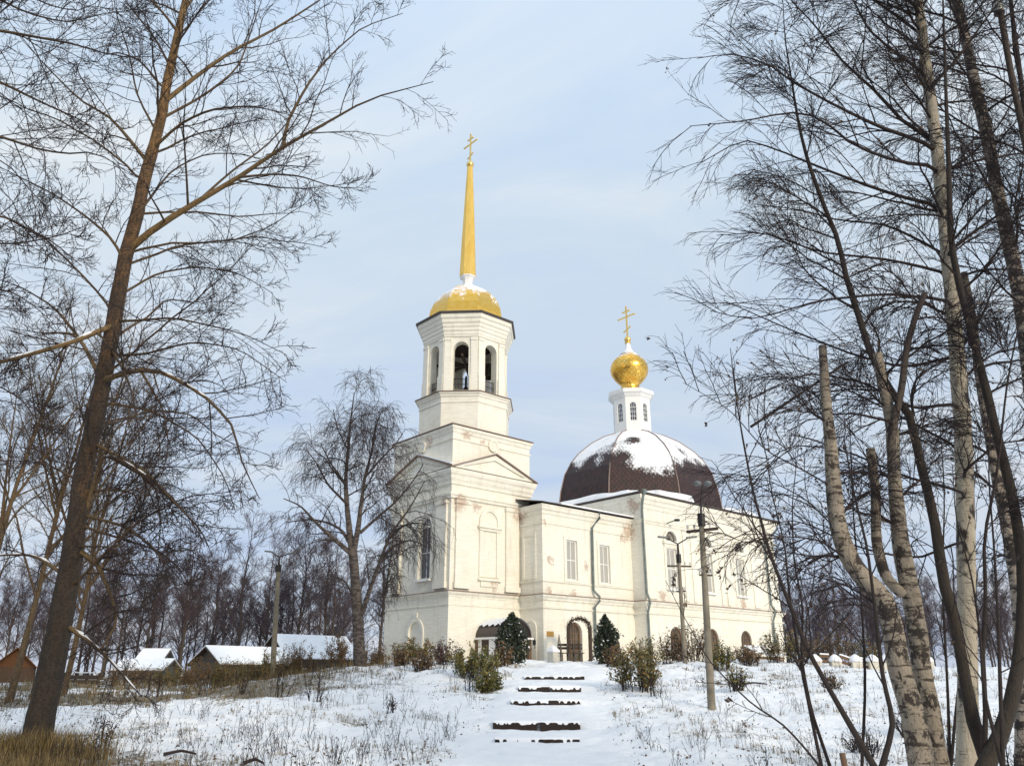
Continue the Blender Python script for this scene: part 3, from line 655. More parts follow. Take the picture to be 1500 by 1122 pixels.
for i, x in enumerate(NWX):
    xl = x - NX0
    wind(church, O, X, xl - .52, xl + .52, 6.4, 8.82, 'pane_grey', .15, False, 2, (.5,), .08)
    lun(xl)
    s = MB(); s.prism(O, X, rect(xl - .85, xl + .85, 9.08, 9.2), .001, .2); s.prism(O, X, rect(xl - .72, xl + .72, 8.9, 9.08), .001, .1)
    s.ring(O, X, rect(xl - .72, xl + .72, 6.3, 8.9), rect(xl - .522, xl + .522, 6.398, 8.822), .001, .06)
    s.ring(O, X, arch(xl - .74, xl + .74, 9.22, 10.02, 12), arch(xl - .552, xl + .552, 9.298, 9.9, 12), .001, .09)
    s.build('window_surround', 'plaster', church)
    P = O - X.cross(Vector((0, 0, 1))) * .14
    w = MB().prism(P, X, arch(xl - .54, xl + .54, 2.2, 4.12), -.03, 0).build('window', 'pane_brown', church)
    f = MB().ring(P, X, arch(xl - .62, xl + .62, 2.12, 4.2), arch(xl - .52, xl + .52, 2.2, 4.1), -.04, .05)
    for xx in (-.26, 0, .26): f.prism(P, X, rect(xl + xx - .025, xl + xx + .025, 2.2, 3.98), .002, .03)
    for z in (2.9, 3.4, 3.75): f.prism(P, X, rect(xl - .53, xl + .53, z - .03, z + .03), .001, .034)
    f.build('frame', 'brown_wood', w)
# nave roof: hipped tin roof round the dome, snow lying on it
def hip(x0, x1, y0, y1, z0, ix, iy, z1, t, mb):
    a = [(x0, y0, z0), (x1, y0, z0), (x1, y1, z0), (x0, y1, z0)]; b = [(x0 + ix, y0 + iy, z1), (x1 - ix, y0 + iy, z1), (x1 - ix, y1 - iy, z1), (x0 + ix, y1 - iy, z1)]
    v = a + b + [(p[0], p[1], p[2] + t) for p in a + b]
    return mb.add(v, [(0, 1, 9, 8), (1, 2, 10, 9), (2, 3, 11, 10), (3, 0, 8, 11), (8, 9, 13, 12), (9, 10, 14, 13), (10, 11, 15, 14), (11, 8, 12, 15), (12, 13, 14, 15), (0, 3, 2, 1)])
nr = hip(NX0 - .42, NX1 + .42, -NV - .42, TW + NV + .42, 11.86, 1.6, 1.6, 12.25, .10, MB()).build('nave_roof', 'dark_roof_metal', church)
sx = MB(); rng = np.random.default_rng(4)
# snow blanket: strip mesh with a wavy lower edge on the visible sides
def snowstrip(A, B, inn, n=60, seed=0):
    A = np.array(A, float); B = np.array(B, float); inn = np.array(inn, float); vs = []; fs = []
    for i in range(n + 1):
        t = i / n; L_ = np.linalg.norm(B - A); D_ = (B - A) / L_; w = .10 + .28 * float(vnoise(t * 9, seed, 3)) + .5 * float(vnoise(t * 4, seed, 5) > .72); h = (.16 + .30 * float(vnoise(t * 6, seed + 2, 7))) * min(1, 6 * t + .25, 6 * (1 - t) + .25)
        pp = lambda w_: A + D_ * (w_ + t * (L_ - 2 * w_)) + inn * w_
        e = pp(w); m = pp(w + .22); q = pp(2.6)
        vs += [tuple(e + (0, 0, .10 + .25 * w)), tuple(m + (0, 0, .17 + .2 * w + h)), tuple(q + (0, 0, .75 + h)), ]
        if i: a = 3 * (i - 1); b = 3 * i; fs += [(a, b, b + 1, a + 1), (a + 1, b + 1, b + 2, a + 2)]
    sx.add(vs, fs, True)
snowstrip((NX0 - .42, -NV - .42, 11.86), (NX1 + .42, -NV - .42, 11.86), (0, 1, 0), 80, 1)
snowstrip((NX0 - .42, TW + NV + .42, 11.86), (NX0 - .42, -NV - .42, 11.86), (1, 0, 0), 70, 6)
sx.build('snow_cover', 'snow', nr)
NC = (19.0, TW / 2)
dome = MB().lathe([(5.58, 11.95), (5.56, 12.5), (5.42, 13.5), (5.12, 14.7), (4.66, 15.6), (4.1, 16.33), (3.14, 17.2), (2.18, 17.8), (1.3, 18.15)], 8, NC, PH, inr=True).build('nave_dome', 'brown_scales', church)
rib = MB()
for k in range(8):
    a = PH + k * pi / 4; q = 1 / math.cos(pi / 8)
    rib.tube([(NC[0] + r * q * math.cos(a), NC[1] + r * q * math.sin(a), z + .02) for r, z in [(5.58, 11.95), (5.56, 12.5), (5.42, 13.5), (5.12, 14.7), (4.66, 15.6), (4.1, 16.33), (3.14, 17.2), (2.18, 17.8), (1.3, 18.15)]], .045, 6)
rib.build('dome_rib', 'brown_roof_metal', dome)
def octn(r): return [(NC[0] + r / math.cos(pi / 8) * math.cos(PH + k * pi / 4), NC[1] + r / math.cos(pi / 8) * math.sin(PH + k * pi / 4)) for k in range(8)]
dr = MB()
for O_, X_, L in fac(octn(1.32)): dr.panel(O_, X_, rect(0, L, 18.0, 21.2), [arch(L / 2 - .25, L / 2 + .25, 18.9, 20.35)], .1)
drum = dr.build('drum', 'white_paint', church)
for O_, X_, L in fac(octn(1.32)):
    P = O_ - X_.cross(Vector((0, 0, 1))) * .07
    w = MB().prism(P, X_, arch(L / 2 - .25, L / 2 + .25, 18.9, 20.35), -.02, 0)
    w = w.build('window', 'pane_dark', church)
    f = MB().ring(P, X_, arch(L / 2 - .25, L / 2 + .25, 18.9, 20.35), arch(L / 2 - .21, L / 2 + .21, 18.94, 20.31), -.02, .04)
    for xx in (-.075, .075): f.prism(P, X_, rect(L / 2 + xx - .012, L / 2 + xx + .012, 18.93, 20.25), .002, .03)
    for z in (19.25, 19.6, 19.95): f.prism(P, X_, rect(L / 2 - .21, L / 2 + .21, z - .014, z + .014), .001, .032)
    f.build('frame', 'white_paint', w)
MB().sweep(octn(1.32), [(0, 20.75), (.08, 20.8), (.2, 20.98), (.32, 21.05), (.33, 21.32), (-.6, 21.42), (-.6, 20.75)]).build('drum_cornice', 'white_paint', church)
on = [(.62, 21.38), (.66, 21.5), (.6, 21.58), (.74, 21.66), (.74, 21.78), (.64, 21.86), (.70, 21.95), (.66, 22.05), (.86, 22.25), (1.14, 22.55), (1.36, 22.9), (1.45, 23.25), (1.42, 23.6), (1.26, 23.95), (.98, 24.25), (.66, 24.5), (.42, 24.72), (.27, 25.0), (.19, 25.3), (.15, 25.6)]
MB().lathe(on, 32, NC, 0, True).build('onion_dome', 'gold_onion', church)
MB().lathe([(.60, 24.52), (.68, 24.56), (.52, 24.68), (.40, 24.80), (.30, 24.98)], 24, NC, 0, True, cap=False).build('snow_cover', 'snow', church)
ob = MB().lathe([(.15, 25.5), (.24, 25.55), (.24, 25.6), (.15, 25.64)], 20, NC, 0, True); ob.build('collar', 'gold_plain', church)
ball(NC, .26, 25.86).build('orb', 'gold_plain', church)
cross(NC, 26.05, 28.65, 27.78, .82, 28.25, .33, 26.72, .36, .10)
# apse behind the nave
ap = [(NX1 - .2, .2), (NX1 + 3.2, .2), (NX1 + 4.6, 1.8), (NX1 + 4.6, 4.2), (NX1 + 3.2, 5.8), (NX1 - .2, 5.8)]
a = MB()
for O_, X_, L in fac(ap): a.panel(O_, X_, rect(0, L, ZB, 9.6))
a.build('apse_wall', 'plaster', church); MB().sweep(ap, [(-2.4, 9.62), (.3, 9.6), (.3, 9.68), (-2.4, 10.4)]).build('apse_roof', 'dark_roof_metal', church)
# downpipes
def pipe(pts): MB().tube(pts, .07, 10, True).build('downpipe', 'zinc', church)
yR = -RV - .12; yN = -NV - .14
pipe([(9.25, yR - .2, 10.45), (9.25, yR - .18, 10.1), (8.76, yR, 9.5), (8.72, yR, 6.0), (8.74, yR - .05, 5.9), (8.95, yR - .24, 5.6), (8.95, yR - .24, 5.4), (8.74, yR - .03, 5.05), (8.74, yR, 2.3)])
pipe([(NX0 - .06, yN - .26, 11.9), (NX0 - .1, yN - .12, 11.2), (NX0 + .0, yN, 10.9), (NX0 + .02, yN, 6.0), (NX0 + .02, yN - .22, 5.5), (NX0 + .02, yN, 4.9), (NX0 + .02, yN, 2.1)])
pipe([(NX1 + .35, yN - .2, 11.8), (NX1 + .2, yN - .1, 11.3), (25.7, yN, 10.3), (25.7, yN, 6.0), (25.75, yN - .24, 5.5), (25.7, yN, 4.9), (25.7, yN, 2.0)])
pipe([(NX1 + .4, yN + .3, 11.8), (NX1 + .14, yN + .3, 11.2), (NX1 + .12, yN + .3, 6), (NX1 + .4, yN + .25, 5.5), (NX1 + .12, yN + .3, 5.0), (NX1 + .12, yN + .3, 2.0)])
hop = MB(); hop.lathe([(.08, 11.75), (.17, 12.0), (.17, 12.08), (.08, 12.08)], 12, (NX0 - .06, yN - .26)); hop.build('rainwater_hopper', 'zinc', church)
# porch with a barrel roof standing against the tower
px0, px1, pd = 1.78, 3.9, 1.9; cx = (px0 + px1) / 2; pr = (px1 - px0) / 2; pz = 3.3
porch = MB(); 
gab = [(cx + pr * math.cos(pi * k / 16), pz + .82 * math.sin(pi * k / 16)) for k in range(17)]
for y in (-pd + .05,): porch.prism(Vector((0, y, 0)), Vector((1, 0, 0)), gab, 0, .05)
porch = porch.build('porch', 'porch_dark', church)
pv = []; pf = []
for i, y in enumerate((-pd - .05, -.08)):
    for r_ in (1.0, 1.05):
        for k in range(17): pv.append((cx + pr * r_ * math.cos(pi * k / 16), y, pz + .82 * r_ * math.sin(pi * k / 16) + .01))
for k in range(16): pf += [(17 + k, 18 + k, 52 + k, 51 + k), (k, 34 + k, 35 + k, k + 1), (k, k + 1, 18 + k, 17 + k)]
MB().add(pv, pf).build('barrel_roof', 'dark_roof_metal', porch)
sv = []; sf = []
for i in range(9):
    y = -pd + .0 + i * (pd - .1) / 8
    for k in range(17):
        wv = 1.09 + .05 * float(vnoise(i * .7, k * .4, 4)); aa = pi * (.06 + .76 * k / 16); aa = aa if k < 14 else pi * (.06 + .76 * k / 16) - .16 * ((i % 2)) * (k - 13) / 3
        sv.append((cx + pr * wv * math.cos(aa), y, pz + .85 * wv * math.sin(aa) + .02))
for i in range(8):
    for k in range(16): sf.append((i * 17 + k, i * 17 + k + 1, (i + 1) * 17 + k + 1, (i + 1) * 17 + k))
MB().add(sv, sf, True).build('snow_cover', 'snow', porch)
MB().box(px0 - .16, px1 + .16, -pd - .1, -.08, pz - .1, pz - .01).build('porch_beam', 'white_paint', porch)
po = MB()
for x, y in ((px0, -pd + .1), (px1, -pd + .1), (px0, -.2)): po.box(x - .09, x + .09, y - .09, y + .09, 1.2, pz - .1)
po.build('porch_post', 'brown_wood', porch)
pw = MB(); pw.box(px0 - .04, px0 + .04, -pd + .2, -1.15, 1.2, pz - .12); pw.box(px0 - .04, px0 + .04, -.55, -.1, 1.2, pz - .12); pw.build('porch_panel', 'white_paint', porch)
MB().box(px0 - .02, px0 + .02, -1.15, -.55, 1.2, pz - .13).build('porch_door', 'dark_wood', porch)
gx = MB(); y = -pd - .03; gx.bar((cx - .05, y, pz + .2), (cx - .05, y, pz + .68), .04, .03); gx.bar((cx - .2, y, pz + .48), (cx + .1, y, pz + .48), .03, .04); gx.build('porch_cross', 'orange_wood', porch)
lt = MB(); lx = px1 + .28; lt.bar((px1, -pd, pz - .06), (lx, -pd, pz - .04), .03, .03); lt.lathe([(.02, pz - .08), (.09, pz - .14), (.08, pz - .32), (.03, pz - .38)], 6, (lx, -pd)); lt.build('lantern', 'iron', porch)
ml = MB(); ml.bar((NX0 + 2.45, yN + .1, 10.35), (NX0 + 2.6, yN - .5, 10.5), .05, .05); ml.box(NX0 + 2.5, NX0 + 2.75, yN - .7, yN - .45, 10.42, 10.55); ml.build('floodlight', 'iron', church)
# ================================================================== TREES
def resample(P, K):
    P = np.asarray(P, float); d = np.r_[0, np.cumsum(np.linalg.norm(np.diff(P, axis=0), axis=1))]; t = d / d[-1]
    n = max(60, K * 4); tt = np.linspace(0, 1, n); Q = np.stack([np.interp(tt, t, P[:, k]) for k in range(3)], 1)
    w = max(1, n // (3 * len(P))); 
    ker = np.ones(2 * w + 1) / (2 * w + 1); pad = np.vstack([np.repeat(Q[:1], w, 0) * 2 - Q[w:0:-1], Q, np.repeat(Q[-1:], w, 0) * 2 - Q[-2:-w - 2:-1]])
    Q = np.stack([np.convolve(pad[:, k], ker, 'valid') for k in range(3)], 1)
    return np.stack([np.interp(np.linspace(0, 1, K), tt, Q[:, k]) for k in range(3)], 1)
def nrmz(v): return v / np.maximum(np.linalg.norm(v, axis=-1, keepdims=True), 1e-9)
def grow(P, R, n, rng, tmin=.15, tmax=1., ratio=.4, ang=(50, 12), up=0., grav=0., wig=.12, K=6, rmul=.55, rmax=9, rend=.003, len_t=.55, flat=0, lmin=.0):
    Np, Kp = P.shape[:2]
    L = np.linalg.norm(np.diff(P, axis=1), axis=2).sum(1)
    t = tmin + (tmax - tmin) * (np.arange(n)[None] + rng.random((Np, n))) / n
    f = t * (Kp - 1); i = np.clip(f.astype(int), 0, Kp - 2); fr = (f - i)[..., None]; a = np.arange(Np)[:, None]
    p0 = P[a, i] * (1 - fr) + P[a, i + 1] * fr; T = nrmz(P[a, i + 1] - P[a, i]); r = R[a, i] * (1 - fr[..., 0]) + R[a, i + 1] * fr[..., 0]
    rv = rng.normal(size=T.shape); 
    if flat: rv[..., 1] *= (1 - flat)
    pp = nrmz(rv - (rv * T).sum(-1, keepdims=True) * T)
    an = np.radians(rng.normal(ang[0], ang[1], t.shape))[..., None]
    d = T * np.cos(an) + pp * np.sin(an); d[..., 2] += up; d = nrmz(d)
    ln = np.maximum(lmin, ratio * L[:, None] * (1 - len_t * t) * rng.uniform(.55, 1.3, t.shape))
    M_ = Np * n; p = p0.reshape(M_, 3); d = d.reshape(M_, 3); st = (ln.reshape(M_, 1)) / (K - 1)
    out = [p]
    for k in range(K - 1):
        p = p + d * st; out.append(p)
        d = d + rng.normal(size=d.shape) * wig; d[:, 2] += grav; d = nrmz(d)
    r0 = np.minimum(r.reshape(M_) * rmul, rmax); r0 = np.maximum(r0, rend * 1.2)
    tt = np.linspace(0, 1, K)[None]
    return np.stack(out, 1), r0[:, None] * (1 - tt) + np.minimum(rend, r0)[:, None] * tt
def tubes(P, R, n):
    M_, K = P.shape[:2]
    T = np.empty_like(P); T[:, 1:-1] = P[:, 2:] - P[:, :-2]; T[:, 0] = P[:, 1] - P[:, 0]; T[:, -1] = P[:, -1] - P[:, -2]; T = nrmz(T)
    mean = nrmz(P[:, -1] - P[:, 0]); ref = np.where(np.abs(mean[:, 2:3]) < .8, np.array([[0, 0, 1.]]), np.array([[1., 0.1, 0]]))[:, None]
    x = nrmz(np.cross(T, ref)); y = np.cross(T, x)
    a = 2 * pi * np.arange(n) / n
    V = P[:, :, None] + (x[:, :, None] * np.cos(a)[None, None, :, None] + y[:, :, None] * np.sin(a)[None, None, :, None]) * R[:, :, None, None]
    b = (np.arange(M_)[:, None, None] * K + np.arange(K - 1)[None, :, None]) * n; k = np.arange(n)[None, None]; k2 = (k + 1) % n
    F = np.stack([b + k, b + k2, b + n + k2, b + n + k], -1).reshape(-1, 4)
    return V.reshape(-1, 3), F, np.repeat(R.reshape(-1), n)
def mesh_np(name, V, F, m, parent=None, attrs=None, smooth=True):
    me = bpy.data.meshes.new(name); k = F.shape[1]
    me.vertices.add(len(V)); me.vertices.foreach_set('co', np.ascontiguousarray(V, np.float32).ravel())
    me.loops.add(F.size); me.loops.foreach_set('vertex_index', np.ascontiguousarray(F, np.int32).ravel())
    me.polygons.add(len(F)); me.polygons.foreach_set('loop_start', (np.arange(len(F)) * k).astype(np.int32))
    if smooth: me.polygons.foreach_set('use_smooth', np.ones(len(F), bool))
    for an, av in (attrs or {}).items():
        at_ = me.attributes.new(an, 'FLOAT', 'POINT'); at_.data.foreach_set('value', np.ascontiguousarray(av, np.float32))
    me.update(calc_edges=True)
    o = bpy.data.objects.new(name, me); COL.objects.link(o); o.data.materials.append(M[m])
    if parent is not None: o.parent = parent
    return o
def merge(parts):
    V = []; F = []; A = []; o = 0
    for v, f, a in parts: V.append(v); F.append(f + o); A.append(a); o += len(v)
    return np.vstack(V), np.vstack(F), np.concatenate(A)
def branch(pts, r0, r1, K=14, p=1., cap=False, rs=None):
    P = resample(pts, K); t = np.linspace(0, 1, K)
    R = np.interp(t, np.linspace(0, 1, len(rs)), rs) if rs is not None else r0 + (r1 - r0) * t ** p
    if cap: P = np.vstack([P, P[-1:] + (P[-1:] - P[-2:-1]) * .001]); R = np.r_[R, .001]
    return P, R
def px_branch(pts, Y0, Y1, d0, d1, K=14, p=.8, cap=False, ds=None):
    """limb sketched in photo pixels, running from depth Y0 to Y1; widths in pixels"""
    n = len(pts); W = np.array([at(x, y, Y0 + (Y1 - Y0) * i / (n - 1)) for i, (x, y) in enumerate(pts)])
    k0 = Y0 / 1241 / 2; k1 = Y1 / 1241 / 2
    return branch(W, d0 * k0, d1 * k1, K, p, cap, None if ds is None else [d * k0 for d in ds])
def leafcloud(name, c, size, m, parent, rng, tint=None, flat=0):
    n = len(c); d1 = nrmz(rng.normal(size=(n, 3))); d2 = nrmz(np.cross(d1, rng.normal(size=(n, 3)))); s = size * rng.uniform(.5, 1.4, (n, 1))
    V = np.stack([c - d1 * s, c + d2 * s * .55, c + d1 * s, c - d2 * s * .55], 1).reshape(-1, 3); F = np.arange(4 * n).reshape(-1, 4)
    tt = rng.random(n) if tint is None else tint
    return mesh_np(name, V, F, m, parent, {'tint': np.repeat(tt, 4)}, False)
def make_tree(name, label, cat, base, stems, limbs, levels, seed, bark, auto=None, group=None, autolimb=None, sides=14, snow=(), flat=0, leaves=0):
    """stems and limbs: (P, R) in world coordinates; levels: list of grow() settings, each spawning from the last"""
    rng = np.random.default_rng(seed); base = np.array(base, float)
    root = thing(name, label, cat, base, 0, group)
    parts = []; K = 14
    for P, R in stems:
        v, f, a = tubes((P - base)[None], R[None], sides); ax = np.repeat(P - base, sides, 0); ang_ = np.tile(np.arange(sides), len(P)) * 2.0
        k = 1 + (vnoise(ang_ * .9, ax[:, 2] * 2.5, seed) - .5) * .16 + (vnoise(ang_ * 2.3, ax[:, 2] * 7, seed + 1) - .5) * .12
        parts.append((ax + (v - ax) * k[:, None], f, a))
    lim = [(P - base, R) for P, R in limbs]
    if auto:
        for (P, R), kw in auto:
            Q, q = grow((P - base)[None], R[None], rng=rng, K=K, **kw)
            lim += [(Q[i], q[i]) for i in range(len(Q))]
    for P, R in lim:
        parts.append(tubes(P[None], R[None], 6))
    V, F, A = merge(parts); mesh_np('trunk', V, F, bark, root, {'rad': A})
    cp = []; 
    if lim:
        Ps = np.stack([resample(P, K) if len(P) != K else P for P, R in lim]); Rs = np.stack([np.interp(np.linspace(0, 1, K), np.linspace(0, 1, len(R)), R) for P, R in lim])
        for kw in levels:
            kw = dict(kw); S_ = kw.pop('S', 3); kw.setdefault('flat', flat)
            Ps, Rs = grow(Ps, Rs, rng=rng, **kw); cp.append(tubes(Ps, Rs, S_))
        V, F, A = merge(cp); mesh_np('crown', V, F, bark, root, {'rad': A})
        if leaves: leafcloud('foliage', np.repeat(Ps[rng.integers(0, len(Ps), leaves), -1], 4, 0) + rng.normal(0, .018, (leaves * 4, 3)) + [0, 0, -.02], .022, 'leaf_dead', root, rng)
    if snow:
        for P, R, a, b in snow:
            k = len(P); Q = resample(P[int(a * k):max(int(b * k), int(a * k) + 3)], 24) - base; rr = np.interp(np.linspace(a, b, 24), np.linspace(0, 1, k), R)
            Q = Q + np.array([0, 0, 1.]) * (rr * .78)[:, None]; w = np.minimum(rr * .85, .045) * (.75 + .5 * vnoise(np.arange(24) * .7, np.zeros(24), seed)); w = w * np.clip(vnoise(np.arange(24) * .45, np.zeros(24), seed + 9) * 3.2 - .55, .05, 1.15); w[0] = w[-1] = .002
            Q[:, 2] += rr * .12; V, F, A = tubes(Q[None], w[None], 6); mesh_np('snow_cover', V, F, 'snow', root)
    return root
B_ = px_branch
# ---------- the big aspen by the tall dry grass
YA = 16.
stem = B_([(50, 1100), (62, 1040), (80, 960), (105, 820), (122, 690), (145, 590), (158, 520), (172, 440), (185, 370), (200, 320), (212, 260), (222, 225), (236, 175), (245, 120), (258, 60), (272, 0), (285, -60), (300, -150)], YA, YA, 46, 3, 70, cap=False, ds=[42, 37, 33, 30, 28, 27, 26, 25, 24, 22.5, 21, 19, 17, 15, 12.5, 10, 6.5, 2])
la = B_([(190, 365), (225, 335), (290, 295), (350, 260), (415, 215), (470, 185), (540, 145), (635, 120)], YA, YA - 1.5, 14, 1.2)
lf = B_([(146, 560), (170, 550), (200, 541), (240, 545), (300, 580), (340, 620), (355, 680), (380, 730)], YA, YA - 2, 11, 1.2)
lg = B_([(126, 745), (150, 662), (190, 680), (240, 715), (280, 760), (300, 800)], YA, YA - 1.5, 7, 1)
li = B_([(100, 918), (130, 938), (165, 970), (190, 1000), (208, 1020)], YA, YA - 1.2, 8, 1.5)
lk_ = B_([(170, 475), (140, 487), (110, 500), (70, 512), (0, 531), (-60, 540)], YA, YA - 2, 11, 5)
lj = B_([(88, 838), (61, 818), (39, 812), (0, 813), (-50, 820)], YA, YA + 1, 6, 2)
h1 = B_([(118, 808), (142, 825), (160, 865), (168, 889), (171, 915), (148, 950)], YA, YA - 1, 9, 3)
limbs = [la, lf, lg, li, lk_, lj, h1,
    B_([(415, 215), (420, 180), (450, 125), (480, 85), (530, 40), (590, 20)], YA - .8, YA - .5, 7, 1.2),
    B_([(240, 150), (290, 110), (340, 75), (400, 45), (470, 0), (520, -40)], YA, YA + 1.5, 10, 1.5),
    B_([(222, 220), (265, 180), (310, 160), (370, 155), (430, 170)], YA, YA - 2, 7, 1.2),
    B_([(218, 240), (190, 205), (160, 170), (120, 150), (60, 90), (20, 40)], YA, YA + 1.5, 8, 1.2),
    B_([(188, 395), (165, 350), (130, 320), (80, 285), (0, 245)], YA, YA - 1, 6, 1.2),
    B_([(150, 560), (120, 500), (80, 450), (30, 420), (0, 410)], YA, YA + 1, 8, 1.5),
    B_([(108, 700), (70, 680), (40, 675), (0, 675)], YA, YA + 1, 4, 1),
    B_([(262, 50), (240, 20), (200, -20), (180, -80)], YA, YA - 1, 6, 1), B_([(268, 20), (300, -30), (360, -70), (420, -110)], YA, YA, 6, 1), B_([(250, 100), (230, 60), (190, 10), (150, -50)], YA, YA - 1, 5, 1),
    B_([(172, 470), (200, 470), (250, 465), (300, 475), (360, 490), (420, 520)], YA, YA - 1.5, 5, 1),
    B_([(180, 430), (230, 400), (290, 390), (350, 400), (400, 430)], YA, YA + 1.5, 5, 1),
    B_([(205, 310), (250, 250), (300, 225), (360, 225), (420, 250)], YA, YA + 2, 5, 1),
    B_([(160, 520), (210, 520), (280, 500), (350, 510), (420, 560)], YA, YA - 2.5, 5, 1),
    B_([(120, 770), (180, 790), (230, 805), (262, 830), (285, 870)], YA, YA - 1.5, 5, 1),
    B_([(110, 800), (160, 800), (200, 830), (230, 880)], YA, YA - 2.2, 4, 1),
    B_([(350, 260), (400, 255), (440, 258), (490, 275), (530, 275)], YA - .8, YA - 1.8, 5, 1), B_([(290, 295), (340, 250), (390, 215), (430, 170), (440, 100)], YA - .4, YA + 1, 5, 1),
    B_([(143, 653), (210, 686), (258, 739), (296, 777), (311, 815)], YA, YA - 2.6, 7, 1.2), B_([(143, 660), (191, 686), (229, 710), (236, 777), (229, 815)], YA, YA - 1, 6, 1.2), B_([(129, 756), (182, 770), (225, 801), (240, 825), (262, 870)], YA, YA - 2, 6, 1.2), B_([(134, 720), (170, 716), (200, 724), (207, 765)], YA, YA - .6, 5, 1.2), B_([(205, 541), (240, 600), (248, 660), (235, 700)], YA - .6, YA - 1, 5, 1), B_([(158, 500), (190, 560), (205, 640), (200, 700)], YA, YA - 2, 5, 1), B_([(150, 590), (220, 600), (290, 640), (330, 700), (345, 750)], YA, YA + 1.5, 5, 1),
    B_([(230, 195), (200, 140), (190, 80), (170, 20), (160, -40)], YA, YA + .5, 5, 1), B_([(235, 175), (300, 140), (350, 100), (370, 40), (390, -20)], YA, YA + 1, 6, 1)]
ASP = [dict(n=13, ratio=.44, ang=(46, 12), up=.10, grav=-.02, wig=.12, K=6, rmul=.5, rmax=.028, rend=.005, tmin=.12, S=4, flat=.3, len_t=.78),
       dict(n=8, ratio=.5, ang=(42, 12), up=.10, grav=.0, wig=.14, K=5, rmul=.6, rmax=.010, rend=.0042, tmin=.15, lmin=.25),
       dict(n=3, ratio=.45, ang=(42, 14), up=.12, grav=.05, wig=.16, K=3, rmul=.8, rmax=.006, rend=.0036, tmin=.2, lmin=.12)]
bx, by = at(50, 1100, YA)[:2]
make_tree('aspen_tree', 'big leaning aspen with rough dark lower trunk rising out of tall dry grass', 'tree', (bx, by, Hs(bx, by) - .1), [stem], limbs, ASP, 3, 'aspen_bark',
    auto=[((stem[0][8:], stem[1][8:]), dict(n=22, ratio=.28, ang=(62, 14), up=.15, grav=-.02, wig=.12, rmul=.35, rmax=.03, rend=.006, tmin=.02, tmax=.97, flat=.35))],
    snow=[(*lk_, .1, 1.), (*li, .05, .95), (*lg, .2, .6), (*lj, .1, .8), (*lf, .35, .6)])
# ---------- an aspen standing outside the picture, its boughs reach in
YB = 12.5
st2 = B_([(-190, 1150), (-170, 900), (-150, 600), (-130, 300), (-120, 0), (-110, -250)], YB, YB, 40, 6, 20)
l2 = [B_(q, YB, y1, d, 1.2) for q, y1, d in (
    ([(-120, 60), (-40, 42), (0, 45), (60, 56), (110, 65), (150, 78), (190, 85), (240, 82)], YB - 1, 9), ([(-125, 150), (-40, 110), (0, 120), (60, 150), (105, 170), (130, 182), (170, 215)], YB + .5, 9), ([(-130, 240), (-60, 190), (0, 200), (60, 220), (100, 226), (140, 222), (200, 260)], YB - 1.5, 8),
    ([(-140, 370), (-60, 315), (0, 314), (40, 335), (75, 352), (120, 390)], YB + 1, 8), ([(-140, 380), (-60, 350), (0, 358), (40, 355), (90, 345), (140, 325)], YB - 1, 6), ([(-115, -20), (-20, -10), (40, 20), (100, 35), (150, 20), (200, 15)], YB + .5, 7), ([(-120, -50), (0, -40), (60, 5), (120, 20), (160, -10)], YB - 2, 7),
    ([(-150, 520), (-60, 440), (0, 420), (40, 440), (75, 470)], YB, 6), ([(-150, 620), (-70, 560), (-10, 560), (40, 590), (60, 640)], YB - .5, 6), ([(-120, 100), (-60, 60), (0, 0), (60, -40)], YB, 7))]
make_tree('aspen_tree', 'dark bare boughs of a tree outside the picture, reaching in over its top corner', 'tree', (*st2[0][0][:2], Hs(*st2[0][0][:2]) - .1), [st2], l2,
    [dict(ASP[0], n=15, rmax=.022), dict(ASP[1], n=8), dict(ASP[2], n=4)], 8, 'aspen_bark')
# ---------- generic grown tree around a base
def grown(name, label, cat, base, h, seed, bark, lean=(0, 0), r=.16, n1=26, l1=.36, levels=None, group=None, tmin=.18, up1=.25, grav1=-.02, ang1=50, fork=0, sides=8):
    rng = np.random.default_rng(seed + 1000); b = np.array(base, float)
    k = np.linspace(0, 1, 7); P = np.stack([b[0] + lean[0] * h * k + rng.normal(0, .012, 7) * h * k, b[1] + lean[1] * h * k + rng.normal(0, .012, 7) * h * k, b[2] + h * k], 1)
    st = branch(P, r, .015, 20, .9); stems = [st]; auto = [(st, dict(n=n1, ratio=l1, ang=(ang1, 12), up=up1, grav=grav1, wig=.10, rmul=.45, rmax=r * .35, rend=.012, tmin=tmin, tmax=.98, len_t=.62))]
    for f in range(fork):
        s = int(5 + rng.integers(0, 5)); q = st[0][s]; d = np.array([rng.normal(0, .2), rng.normal(0, .2), .9]); hh = h * .55 * rng.uniform(.7, 1)
        P2 = np.stack([q + d * hh * t + np.array([d[0], d[1], 0]) * hh * .25 * t * (1 - t) for t in np.linspace(0, 1, 5)]); s2 = branch(P2, st[1][s] * .7, .012, 14); stems.append(s2)
        auto.append((s2, dict(n=n1 // 2, ratio=l1, ang=(ang1, 12), up=up1, grav=grav1, wig=.1, rmul=.5, rmax=r * .3, rend=.012, tmin=.1, tmax=.98)))
    return make_tree(name, label, cat, base, stems, [], levels, seed, bark, auto=auto, group=group, sides=sides)
FAR = [dict(n=8, ratio=.44, ang=(42, 14), up=.2, grav=0, wig=.14, K=5, rmul=.5, rmax=.03, rend=.010, tmin=.1, S=3), dict(n=5, ratio=.5, ang=(40, 14), up=.15, grav=0, wig=.14, K=4, rmul=.7, rmax=.010, rend=.0065, tmin=.15, lmin=.4),
       dict(n=2, ratio=.5, ang=(40, 14), up=.1, grav=0, wig=.16, K=3, rmul=.8, rmax=.007, rend=.0050, tmin=.15, lmin=.3)]
